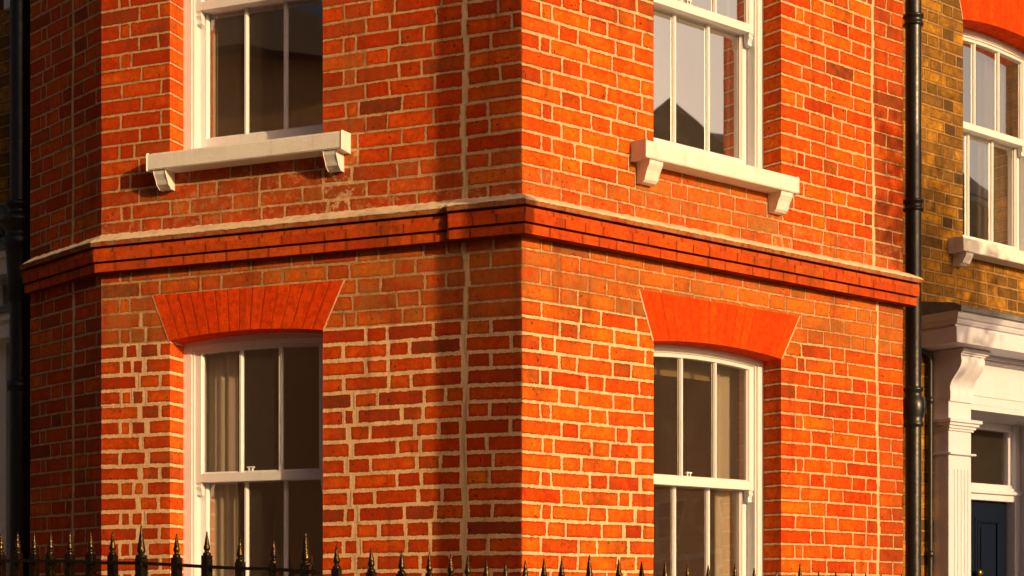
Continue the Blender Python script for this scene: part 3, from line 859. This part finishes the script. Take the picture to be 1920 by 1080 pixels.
jm.quad([NW.p(g1 + .34, .2, .083), NW.p(KE, .2, .083), NW.p(KE, dtop + .02, .083), NW.p(g1 + .34, dtop + .02, .083)])
jm.build('door_reveal', M_STUCCO, DS)
tr = MB()
for (h0, h1, e) in ((0, .016, .012), (.016, .034, .030), (.034, .052, .050), (.052, .085, .028)):
    hh = tz1 - tz0
    tr.box(NW, g0 - .3, g1 + .04 + e, tz1 - h1 * hh / .085, tz1 - h0 * hh / .085, D_d - .02, D_d + .02 + e)
tr.build('transom', M_STUCCO, DS, bevel=.004)
gl = MB(); gl.quad([NW.p(g0 - .3, tz1, D_d - .005), NW.p(g1 + .01, tz1, D_d - .005), NW.p(g1 + .01, gt + .01, D_d - .005), NW.p(g0 - .3, gt + .01, D_d - .005)])
gl.build('fanlight', M_GLASS_LO, DS)
rm = MB(); P = NW.p; A_, B_, f0, f1, zb0, zt = g0 - .45, g1 + .12, D_d - .022, D_d - .9, .15, dtop + .2
rm.quad([P(A_, zb0, f1), P(B_, zb0, f1), P(B_, zt, f1), P(A_, zt, f1)]); rm.quad([P(A_, zb0, f0), P(A_, zb0, f1), P(A_, zt, f1), P(A_, zt, f0)])
rm.quad([P(B_, zb0, f1), P(B_, zb0, f0), P(B_, zt, f0), P(B_, zt, f1)]); rm.quad([P(A_, zt, f1), P(B_, zt, f1), P(B_, zt, f0), P(A_, zt, f0)])
rm.quad([P(A_, zb0, f0), P(B_, zb0, f0), P(B_, zb0, f1), P(A_, zb0, f1)]); rm.build('room_wall', paint_mat('hall_plaster', (.16, .13, .11), .9, .1, (.1, .08, .06)), DS)
dr = MB(); dw0, dw1 = g1 - .80, g1 + .012
dr.box(NW, dw0, dw1, .2, tz0 + .01, D_d - .05, D_d)
door = dr.build('door', M_NAVY, DS)
dp_ = MB(); pz1 = tz0 - .115
for (u0, u1) in ((dw1 - .36, dw1 - .09), (dw0 + .09, dw1 - .45)):
    z0 = pz1 - .85
    for (i0, dd, w) in ((0, .008, .02), (.02, .014, .012)):
        dp_.box(NW, u0 + i0, u1 - i0, pz1 - i0 - w, pz1 - i0, D_d - .001, D_d + dd); dp_.box(NW, u0 + i0, u1 - i0, z0 + i0, z0 + i0 + w, D_d - .001, D_d + dd)
        dp_.box(NW, u0 + i0, u0 + i0 + w, z0 + i0 + w, pz1 - i0 - w, D_d - .001, D_d + dd); dp_.box(NW, u1 - i0 - w, u1 - i0, z0 + i0 + w, pz1 - i0 - w, D_d - .001, D_d + dd)
    dp_.box(NW, u0 + .06, u1 - .06, z0 + .06, pz1 - .06, D_d - .001, D_d + .009)
dp_.build('door_panel', M_NAVY, door, bevel=.003)
kn = MB(); kp = NW.p(dw1 - .37, 1.70, D_d)
kn.tube([kp, kp + NW.N * .03], .008); kn.tube([kp + NW.N * .03, kp + NW.N * .04, kp + NW.N * .055, kp + NW.N * .062], [.012, .026, .024, .010])
kb = NT('brass'); kb.bsdf(c4(.6, .36, .1), .3, Metallic=1.0)
kn.build('door_knob', kb.m, door)

# ================================================================== LEFT NEIGHBOUR
nl0 = NL.p(0, 0, -1)
NBL = thing('neighbour_house', 'shaded brown brick house at the far left beyond the thick pipe', 'house', (nl0.x, nl0.y, 0))
mb, bk = MB(), MB()
def style_NL(u, z, k): return dict(m=.0062, mb=.3, t=.45, pd=.3, d=.15, g=.3)
lay(mb, bk, NL, -6.5, .75, .3, 6.2, [], [], style_NL, 3.3)
o = mb.build('wall', M_YEL, NBL); bk.build('mortar_bed', M_MORT, o)
def nlb(name, mat, xr, y0, y1, d, parent, extra=1.4):
    u1, za = NL.px(xr, y0, d); _, zb = NL.px(xr, y1, d)
    m = MB(); m.box(NL, u1 - extra, u1, zb, za, -.02, d); return m.build(name, mat, parent, bevel=.004)
hood = nlb('cornice', M_TRIM, 17, 478, 512, .24, NBL)
nlb('cornice_moulding', M_TRIM, 19, 462, 478.5, .27, hood)
nlb('lead_flashing', M_LEAD, 21, 452, 462.5, .29, hood)
fasc = nlb('cornice', M_TRIM, 17, 598, 632, .22, NBL)
nlb('cornice_moulding', M_TRIM, 19, 582, 598.5, .25, fasc)
nlb('lead_flashing', M_LEAD, 21, 570, 582.5, .27, fasc)
nlb('pilaster', M_TRIM, 11, 640, 1180, .10, NBL, .25)
nlb('frieze', M_TRIM, 5, 512, 600, .08, NBL, .9)
u1, za = NL.px(22, -40, .02); m = MB(); m.box(NL, u1 - .06, u1, NL.px(22, 14, .02)[1], za, -.02, .03); m.build('quoin_block', M_TRIM, NBL)

# ================================================================== PIPES
def pipe_at(px, Y): return Vector(((px - CX) / F * Y, Y, 0))
def ztop(y, Y): return EYE + (HY - y) / F * Y
Yp = 9.25
c = pipe_at(1712.5, Yp)
DP = thing('drainpipe', 'tall black drainpipe with bulbous joint between the red and yellow houses', 'drainpipe', (c.x, c.y, 0), 'black pipes fixed to the house fronts')
pr = .0455
m = MB(); m.tube([c + Vector((0, 0, z)) for z in (0.05, 2, 4, 6.0)], pr, 24); m.build('pipe', M_PIPE, DP)
def collar(y, rs, name='collar', cc=c, Y=Yp, par=DP):
    m = MB(); z = ztop(y, Y)
    m.lathe(cc + Vector((0, 0, z)), rs, 24); return m.build(name, M_PIPE, par)
for y in (38, 385):
    collar(y, [(pr, -.035), (pr + .012, -.034), (pr + .012, -.022), (pr + .004, -.018), (pr + .006, .010), (pr + .014, .014), (pr + .014, .028), (pr, .03)])
    br = MB(); z = ztop(y, Yp)
    q = c + Vector((0, 0, z)); 
    br.tube([q + RW.U * .02, q + RW.U * .062], .007); br.tube([q + Vector((0, 0, -.012)), q - NW.N * .12 + Vector((0, 0, -.012))], .009); br.build('bracket', M_PIPE, DP)
s_ = Yp / F
prof = [(pr, 42), (pr + .012, 40), (pr + .014, 36), (pr + .002, 32), (pr + .004, 24), (pr + .016, 18), (pr + .020, 8), (pr + .020, -4), (pr + .012, -12), (pr + .006, -22), (pr + .014, -26), (pr + .014, -31), (pr, -34)]
collar(768, [(r, z * s_) for r, z in prof][::-1], 'joint')
m = MB(); q = c + Vector((0, 0, ztop(775, Yp)))
m.tube([q + RW.U * .0 + Vector((0, 0, -.02)), q + RW.U * .05 + Vector((0, 0, -.01)), q + RW.U * .082 + Vector((0, 0, .02)), q + RW.U * .088 + Vector((0, 0, .10))], [.034, .032, .026, .018]); m.build('branch', M_PIPE, DP)
wc = NW.p(NW.pu(1744, .03), 0, .03)
WP = thing('waste_pipe', 'thin black pipe running down beside the white pilaster', 'drainpipe', (wc.x, wc.y, 0), 'black pipes fixed to the house fronts')
zt0 = NW.px(1744, 662, .03)[1]
m = MB(); m.tube([wc + Vector((0, 0, z)) for z in (.05, 1, 2, zt0 - .06)] + [wc + Vector((0, 0, zt0 - .02)) - NW.U * .012, wc + Vector((0, 0, zt0)) - NW.U * .05, wc + Vector((0, 0, zt0 + .01)) - NW.U * .12], .017, 14); m.build('pipe', M_PIPE, WP)
for z in (1.8, 2.75):
    m = MB(); m.lathe(wc + Vector((0, 0, z)), [(.017, -.02), (.023, -.018), (.023, .018), (.017, .02)], 14); m.build('collar', M_PIPE, WP)
# left pipe
Yl = 8.75
c2 = pipe_at(38.5, Yl)
DL = thing('drainpipe', 'thick black soil pipe with hopper and branch at the far left edge', 'drainpipe', (c2.x, c2.y, 0), 'black pipes fixed to the house fronts')
pl = .056
m = MB(); m.tube([c2 + Vector((0, 0, z)) for z in (0.05, 2, 4, 6.0)], pl, 24); m.build('pipe', M_PIPE, DL)
s_ = Yl / F
def col2(y, prof, name='collar'):
    m = MB(); m.lathe(c2 + Vector((0, 0, ztop(y, Yl))), [(r, z * s_) for r, z in prof], 28); return m.build(name, M_PIPE, DL)
col2(420, [(pl, -150), (pl + .012, -146), (pl + .014, -100), (pl + .02, -60), (pl + .028, -44), (pl + .05, -30), (pl + .03, -26), (pl + .022, -18), (pl + .034, -10), (pl + .062, -2), (pl + .066, 8), (pl + .03, 14), (pl + .012, 20), (pl + .016, 28), (pl + .03, 32), (pl + .028, 38), (pl, 42)], 'hopper')
col2(545, [(pl, -8), (pl + .012, -6), (pl + .012, 6), (pl, 8)])
col2(725, [(pl, -10), (pl + .014, -8), (pl + .014, 8), (pl, 10)])
m = MB(); q = c2 + Vector((0, 0, ztop(470, Yl)))
m.tube([q, q + Vector((.06, .02, .06)), q + Vector((.10, .05, .13)), q + Vector((.11, .12, .2))], [.05, .048, .04, .035]); m.build('branch', M_PIPE, DL)
m = MB(); q = c2 + Vector((0, 0, ztop(545, Yl)))
m.box(NL, 0, 0.001, 0, .001, 0, .001) if False else None
m.tube([q + Vector((0, 0, 0)), q + Vector((.02, .25, 0))], .012); m.build('bracket', M_PIPE, DL)
M_BLUE = paint_mat('blue_lead', (.05, .075, .125), .6, .4, (.02, .025, .035), bump=.006, scale=30)
for (x, y, Y, sc) in ((6, 408, 8.95, 1.25),):
    lf = MB(); q = Vector(((x - CX) / F * Y, Y, ztop(y, Y)))
    lf.lathe(q, [(.0, -.10 * sc), (.022 * sc, -.085 * sc), (.038 * sc, -.04 * sc), (.042 * sc, .01 * sc), (.036 * sc, .045 * sc), (.0, .06 * sc)], 14)
    lf.build('lead_slate', M_BLUE, DL)

# ================================================================== RAILINGS
xs_tall = {265: 984, 573: 997, 1105: 1040, 1505: 1056}
spikes_A = [(2, 1000), (33, 997), (64, 998), (95, 997), (131, 997), (170, 996), (211, 997), (265, 984), (331, 1000), (388, 996), (450, 1008), (513, 1010), (573, 996)]
spikes_B = [(631, 1020), (696, 1026), (753, 1030), (805, 1035), (845, 1038), (877, 1041), (912, 1048), (948, 1052), (985, 1050)]
spikes_C = [(1020, 1047), (1053, 1048), (1105, 1040), (1160, 1048), (1203, 1052), (1247, 1051), (1289, 1057), (1328, 1059), (1378, 1057), (1414, 1064), (1456, 1066), (1500, 1056), (1535, 1070), (1567, 1072), (1597, 1073), (1623, 1074), (1652, 1076), (1690, 1076), (1722, 1078), (1790, 1080), (1850, 1084), (1910, 1088)]
def Yof(px):
    pts = [(-60, 7.0), (0, 6.85), (265, 6.2), (573, 5.95), (700, 5.98), (985, 6.15), (1105, 6.2), (1505, 7.3), (1960, 8.4)]
    for (a, ya), (b, yb) in zip(pts, pts[1:]):
        if a <= px <= b: return ya + (yb - ya) * (px - a) / (b - a)
    return 6.5
def picket_mesh(tall):
    m = MB(); g = 1.38 if tall else 1.0; s = .0152 * (1.12 if tall else 1.0)
    if tall:
        prof = [(.0008, 0), (.0026, -.004), (.0062, -.030), (.0112, -.074), (.0150, -.098), (.0150, -.104), (.0105, -.112), (.0105, -.116), (.0205, -.119), (.0215, -.123), (.0190, -.129), (.0160, -.131)]
    else:
        prof = [(.0008, 0), (.0022, -.003), (.0050, -.022), (.0092, -.050), (.0118, -.063), (.0118, -.067), (.0080, -.074), (.0078, -.079), (.0132, -.083), (.0142, -.087), (.0142, -.092), (.0125, -.096)]
    seg = 10
    prof = [(r * 1.12, z) for r, z in prof]
    rows = [[Vector((r * math.cos(2 * math.pi * k / seg), r * math.sin(2 * math.pi * k / seg), z)) for k in range(seg)] for r, z in prof]
    m.grid(rows[::-1], True, True)
    zz = prof[-1][1]
    class Fr:
        def p(self, u, z, d): return Vector((u * .93 + d * .37, -u * .37 + d * .93, z))
    m.box(Fr(), -s, s, -1.62, zz + .003, -s, s)
    return m
def railing(spk, label, rail_drop):
    base = Vector(((spk[0][0] - CX) / F * Yof(spk[0][0]), Yof(spk[0][0]), 0))
    t = thing('iron_railing', label, 'railing', base, 'spiked iron railings in front of the house')
    pts = []
    first = {}
    for (x, y) in spk:
        Y = Yof(x); p = Vector(((x - CX) / F * Y, Y, EYE + (HY - y) / F * Y))
        tall = x in xs_tall or x == 1500
        if tall not in first:
            o = picket_mesh(tall).build('post' if tall else 'picket', M_IRON, None); first[tall] = o
        else:
            o = first[tall].copy(); COL.objects.link(o)
        o.parent = t; o.location = p - base
        o.rotation_euler = (rnd.uniform(-.006, .006), rnd.uniform(-.006, .006), rnd.uniform(-.25, .25))
        pts.append((p, tall))
    rp = [p - Vector((0, 0, rail_drop + (.042 if tall else 0))) for p, tall in pts]
    # the rail is straight between ends: fit by smoothing
    z0 = sum(p.z for p in rp[:3]) / 3; 
    sm = []
    for i, p in enumerate(rp):
        k0, k1 = max(0, i - 2), min(len(rp), i + 3)
        sm.append(Vector((p.x, p.y, sum(q.z for q in rp[k0:k1]) / (k1 - k0))))
    d0 = (sm[0] - sm[1]).normalized() * .08; d1 = (sm[-1] - sm[-2]).normalized() * .03
    path = [sm[0] + d0] + sm + [sm[-1] + d1]
    m = MB()
    for a, b in zip(path, path[1:]):
        t_ = (b - a); t_.z = 0; t_.normalize(); n_ = Vector((t_.y, -t_.x, 0)) * .019; h = Vector((0, 0, .0065))
        m.quad([a + n_ - h, b + n_ - h, b + n_ + h, a + n_ + h]); m.quad([b - n_ - h, a - n_ - h, a - n_ + h, b - n_ + h])
        m.quad([a + n_ + h, b + n_ + h, b - n_ + h, a - n_ + h]); m.quad([a - n_ - h, b - n_ - h, b + n_ - h, a + n_ - h])
    m.build('rail', M_IRON, t)
    m = MB()
    for a, b in zip(path, path[1:]):
        t_ = (b - a); t_.z = 0; t_.normalize(); n_ = Vector((t_.y, -t_.x, 0)) * .10
        A, B = Vector((a.x, a.y, 0)), Vector((b.x, b.y, 0)); up = Vector((0, 0, .24))
        m.quad([A + n_, B + n_, B + n_ + up, A + n_ + up]); m.quad([B - n_, A - n_, A - n_ + up, B - n_ + up]); m.quad([A + n_ + up, B + n_ + up, B - n_ + up, A - n_ + up])
    m.build('plinth', M_STONE, t)
railing(spikes_A, 'black iron railing before the left window, its flat rail and two tall spikes in view', .120)
railing(spikes_B, 'short run of black railing spikes in front of the shadowed house corner', .118)
railing(spikes_C, 'black railing spikes along the sunlit right house face, only tips in view', .118)

# ================================================================== GROUND
def sheet(name, pts, z, mat):
    m = MB(); m.quad([Vector((x, y, z)) for x, y in pts]); o = m.build(name, mat); o['kind'] = 'structure'; return o
t = NT('asphalt'); n = t.noise(60, 4); t.bsdf(t.mix(n, c4(.035, .033, .032), c4(.07, .065, .06)), .9, t.bump(n, .006)); M_ASPH = t.m
t = NT('ground_earth'); n = t.noise(3, 4); t.bsdf(t.mix(n, c4(.14, .11, .08), c4(.22, .18, .13)), .95); M_EARTH = t.m
t = NT('flagstones'); br = t.n('ShaderNodeTexBrick'); br.inputs['Scale'].default_value = 1.4; t.put(br.inputs['Vector'], t.pos())
br.inputs['Color1'].default_value = c4(.32, .28, .23); br.inputs['Color2'].default_value = c4(.25, .22, .18); br.inputs['Mortar'].default_value = c4(.12, .1, .08); br.inputs['Mortar Size'].default_value = .012
t.bsdf(br.outputs[0], .85, t.bump(t.noise(40, 3), .003)); M_FLAG = t.m
sheet('ground', [(-400, -400), (400, -400), (400, 400), (-400, 400)], -.12, M_EARTH)
pv = MB(); 
class GF:
    def p(self, u, z, d): return Vector((u, d, z))
pv.box(GF(), -14, 14, -.115, 0, -1.0, 16); o = pv.build('pavement', M_FLAG); o['kind'] = 'structure'
rd = MB(); rd.box(GF(), -200, 200, -.118, -.108, -10.5, -1.0); o = rd.build('road', M_ASPH); o['kind'] = 'structure'

# ================================================================== UNSEEN LAMP POST AND TREE, added to cast the shade
SUN_AZ = R(65.5); SUN_EL = R(14)
sh = LW.N * math.cos(SUN_AZ) + LW.U * math.sin(SUN_AZ)
sunv = Vector((sh.x * math.cos(SUN_EL), sh.y * math.cos(SUN_EL), math.sin(SUN_EL))).normalized()
perp = Vector((-sh.y, sh.x, 0))
u_sh = LW.pu(836)
A = LW.p(u_sh, 0); B = LW.p(0, 0)
wid = abs((B - A).dot(perp)); mid = (A + B) / 2
tl_ = 3.5
off = (A - mid).dot(perp)
lamp_r = wid / 2 + .012  # post made as thick as the shadow strip needs
lp = mid + sh * tl_ + perp * (.010 if off > 0 else -.010)
SL = thing('unseen_lamp_post', 'unseen black iron lamp post added to cast the shadow strip beside the corner', 'street lamp', (lp.x, lp.y, 0))  # added out of view for its shadow on the left face
m = MB(); m.lathe(lp, [(.16, 0), (.16, .1), (.13, .2), (.11, .5), (lamp_r + .02, .6), (lamp_r, .68), (lamp_r, 6.2), (lamp_r + .02, 6.22), (lamp_r + .02, 6.3), (.03, 6.34), (.03, 6.5), (.12, 6.55)], 28); m.build('post', M_IRON, SL)
m = MB()
m.lathe(lp, [(.12, 6.55), (.20, 6.95), (.22, 6.97), (.05, 7.15), (.02, 7.25), (0.001, 7.28)], 8); m.build('lantern', M_IRON, SL)

def tree(base, h, r, nleaf, seed, name, label, gaps=.5):
    rg = random.Random(seed); b = Vector(base)
    t = thing(name, label, 'tree', base)
    tr = MB()
    cc = b + Vector((0, 0, h - r))
    tr.tube([b, b + Vector((.03, .02, h * .25)), b + Vector((-.04, .05, h * .5)), cc], [.14, .11, .09, .05], 10)
    cl = []
    for i in range(26):
        v = Vector((rg.gauss(0, 1), rg.gauss(0, 1), rg.gauss(0, 1))).normalized() * r * rg.uniform(.45, 1.0)
        v.z *= .95; q = cc + v; cl.append(q)
        tr.tube([b + Vector((0, 0, h * rg.uniform(.35, .6))), (q + cc) / 2 + Vector((0, 0, -.1)), q], [.045, .025, .008], 6)
    tr.build('trunk', M_WOOD, t)
    lf = MB()
    for i in range(nleaf):
        q = rg.choice(cl) + Vector((rg.gauss(0, 1), rg.gauss(0, 1), rg.gauss(0, 1))) * r * .16
        n1 = Vector((rg.gauss(0, 1), rg.gauss(0, 1), rg.gauss(0, 1))).normalized(); a = n1.orthogonal().normalized() * rg.uniform(.03, .055); bb = n1.cross(a).normalized() * rg.uniform(.02, .035)
        lf.quad([q - a, q - bb, q + a, q + bb])
    tl = NT('leaf_green'); n = tl.noise(2); tl.bsdf(tl.mix(n, c4(.05, .08, .02), c4(.10, .11, .03)), .7)
    lf.build('crown', tl.m, t)
    return t
along0 = NW.p(.5, 0).dot(sh); pc = NW.p(.64, 0).dot(perp)
tb = perp * pc + sh * (along0 + 8.6)
tree((tb.x, tb.y, 0), 6.55, .85, 4200, 5, 'unseen_shade_tree', 'small unseen leafy tree added to shade the neighbouring house front')  # added out of view to dapple the yellow wall with shade

# ================================================================== HOUSES ACROSS THE STREET (seen in the window panes)
t = brick_mat('dark_brick', lo=(.10, .05, .03), mid=(.2, .1, .05), hi=(.28, .15, .07), dark=(.05, .03, .02), grime=(.08, .05, .03), mort_lo=(.15, .1, .07), mort_hi=(.25, .2, .15))
M_OPP = paint_mat('brown_brickwork', (.17, .095, .055), .9, .5, (.08, .05, .035), bump=.01, scale=30)
M_OPP2 = paint_mat('tan_brickwork', (.55, .33, .18), .9, .5, (.35, .2, .11), bump=.01, scale=30)
def opp_house(center, ang, w, dp, eave, ridge, label, gable=False, wallm=None, roofm=None):
    U = Vector((math.cos(ang), math.sin(ang), 0)); c = Vector((center[0], center[1], 0))
    fr = Wall((c.x, c.y), (U.x, U.y))
    t = thing('opposite_house', label, 'house', (c.x, c.y, 0))
    m = MB(); m.box(fr, -w / 2, w / 2, 0, eave, -dp, 0); wl = m.build('wall', wallm or M_OPP, t)
    r = MB(); o_ = .3; P = fr.p
    if gable:
        r.quad([P(-w/2-o_, eave-.1, o_), P(0, ridge, o_), P(0, ridge, -dp-o_), P(-w/2-o_, eave-.1, -dp-o_)][::-1]); r.quad([P(0, ridge, o_), P(w/2+o_, eave-.1, o_), P(w/2+o_, eave-.1, -dp-o_), P(0, ridge, -dp-o_)][::-1])
        r.quad([P(-w/2, eave, 0.01), P(w/2, eave, 0.01), P(0, ridge - .1, 0.01)]); r.quad([P(w/2, eave, -dp), P(-w/2, eave, -dp), P(0, ridge - .1, -dp)])
    else:
        i_ = w * .32
        a, b, cc, d = P(-w/2-o_, eave, o_), P(w/2+o_, eave, o_), P(w/2+o_, eave, -dp-o_), P(-w/2-o_, eave, -dp-o_); e, f = P(-w/2+i_, ridge, -dp/2), P(w/2-i_, ridge, -dp/2)
        r.quad([a, b, f, e]); r.quad([b, cc, f]); r.quad([cc, d, e, f]); r.quad([d, a, e])
    rf = r.build('roof', roofm or M_SLATE, t)
    cm = MB(); cm.box(fr, w * .3, w * .3 + .7, eave, ridge + .9, -dp * .6, -dp * .6 + .5)
    if not gable: cm.build('chimney', wallm or M_OPP, rf)
    kk = MB(); kk.box(fr, -w / 2, w / 2, eave - .35, eave - .1, 0.002, .22); kk.build('cornice', M_STUCCO, t)
    kk = MB(); kk.box(fr, -w / 2, w / 2, 3.3, 3.5, .002, .10); kk.build('string_course', M_STUCCO, t)
    nw = max(1, int(w / 2.4))
    for fl_ in range(2 if eave > 5 else 1):
        for i in range(nw):
            u = -w / 2 + w * (i + .5) / nw; z = 1.2 + fl_ * 2.9
            if z + 1.6 > eave - .4: continue
            f = MB(); f.box(fr, u - .55, u + .55, z, z + 1.6, .002, .05); wo = f.build('window', M_WHITE, t)
            g = MB()
            for (x0, x1) in ((-.47, -.03), (.03, .47)):
                for (y0, y1) in ((.08, .77), (.83, 1.52)): g.box(fr, u + x0, u + x1, z + y0, z + y1, .048, .054)
            gm = g.build('pane', M_SLATE, wo)
    return t
M_SLATE2 = paint_mat('pale_slate', (.55, .48, .44), .8, .4, (.42, .37, .34), bump=.01, scale=12)
opp_house((56.0, 1.3), R(-90), 8.0, 10, 17.6, 21.3, 'tall gabled brown house far down the street, dark slate roof', gable=True, wallm=M_OPP2, roofm=paint_mat('brown_slate', (.42, .32, .25), .8, .4, (.3, .22, .17), bump=.01, scale=12))
opp_house((76.0, 4.0), R(-90), 26.0, 12, 22.0, 27.6, 'tall mansion block with pale hipped roof behind the gabled house', roofm=M_SLATE2)
for (x, w_, e_, r_, lb) in ((11.2, 6.0, 8.0, 10.6, 'narrow brown terrace house at the gap in the far row'), (4.4, 7.0, 9.4, 12.2, 'brown terrace house across the road beside the narrow end house'), (-2.2, 6.0, 8.6, 11.2, 'brown brick terrace with white cornice straight across the road'),
                        (-9.0, 7.0, 9.4, 12.0, 'brown terrace house beside the lamp, taller than its neighbour across the road')):
    opp_house((x, -11.5), R(180), w_, 8, e_, r_, lb)
opp_house((-14.0, -5.6), R(180 + 38 + 180), 12.0, 8, 8.3, 10.7, 'broad brown brick terrace with white cornice set at an angle across the street', wallm=M_OPP2)

# ================================================================== LIGHT
w = bpy.data.worlds.new('World'); scene.world = w; w.use_nodes = True
nt = w.node_tree; nt.nodes.clear()
ow = nt.nodes.new('ShaderNodeOutputWorld'); bg = nt.nodes.new('ShaderNodeBackground'); sk = nt.nodes.new('ShaderNodeTexSky')
sk.sky_type = 'NISHITA'; sk.sun_disc = False; sk.sun_elevation = SUN_EL; sk.sun_rotation = math.atan2(sh.x, sh.y)
sk.air_density = 1.0; sk.dust_density = 7.0; sk.ozone_density = 1.0; sk.altitude = 0
bg.inputs[1].default_value = .05
tint = nt.nodes.new('ShaderNodeMix'); tint.data_type = 'RGBA'; tint.blend_type = 'MULTIPLY'; tint.inputs[0].default_value = 1.0
tint.inputs[7].default_value = (1.12, .94, .82, 1)       # evening haze warms the whole sky
# thick evening haze low over the horizon on the sun's side of the sky
tc = nt.nodes.new('ShaderNodeTexCoord'); dt = nt.nodes.new('ShaderNodeVectorMath'); dt.operation = 'DOT_PRODUCT'
nt.links.new(tc.outputs['Generated'], dt.inputs[0]); dt.inputs[1].default_value = (sh.x, sh.y, 0)
sx = nt.nodes.new('ShaderNodeSeparateXYZ'); nt.links.new(tc.outputs['Generated'], sx.inputs[0])
def mrange(src, a, b, lo, hi):
    m_ = nt.nodes.new('ShaderNodeMapRange'); m_.interpolation_type = 'SMOOTHSTEP'
    m_.inputs[1].default_value = a; m_.inputs[2].default_value = b; m_.inputs[3].default_value = lo; m_.inputs[4].default_value = hi
    nt.links.new(src, m_.inputs[0]); return m_.outputs[0]
hz = mrange(sx.outputs[2], .40, .54, 2.2, 0.0); az = mrange(dt.outputs['Value'], .35, .72, 0.0, 1.0)
mu = nt.nodes.new('ShaderNodeMath'); mu.operation = 'MULTIPLY_ADD'; nt.links.new(hz, mu.inputs[0]); nt.links.new(az, mu.inputs[1]); mu.inputs[2].default_value = 1.0
mr = mu
glow = nt.nodes.new('ShaderNodeVectorMath'); glow.operation = 'SCALE'
nt.links.new(sk.outputs[0], tint.inputs[6]); nt.links.new(tint.outputs[2], glow.inputs[0]); nt.links.new(mr.outputs[0], glow.inputs['Scale'])
nt.links.new(glow.outputs[0], bg.inputs[0]); nt.links.new(bg.outputs[0], ow.inputs[0])
sd = bpy.data.lights.new('sun', 'SUN'); sd.energy = 4.3; sd.angle = R(.35); sd.color = (1.0, .665, .30)
so = bpy.data.objects.new('sun', sd); COL.objects.link(so); so.location = (8, -8, 9)
so.rotation_euler = sunv.to_track_quat('Z', 'Y').to_euler()

# ================================================================== CAMERA
cam = bpy.data.cameras.new('camera'); co = bpy.data.objects.new('camera', cam); COL.objects.link(co)
co.location = (0, 0, EYE); co.rotation_euler = (R(90), 0, 0)
cam.sensor_width = 36; cam.lens = F / 1920 * 36; cam.shift_y = (HY - 540) / 1920; cam.clip_start = .1; cam.clip_end = 2000
cam.dof.use_dof = True; cam.dof.focus_distance = 7.4; cam.dof.aperture_fstop = 5.6
scene.camera = co
scene.view_settings.view_transform = 'Standard'; scene.view_settings.look = 'None'
scene.view_settings.exposure = -0.04; scene.view_settings.gamma = 1
scene.render.engine = 'CYCLES'
scene.cycles.use_denoising = True
scene.cycles.max_bounces = 8; scene.cycles.transparent_max_bounces = 12
scene.cycles.sample_clamp_indirect = 6
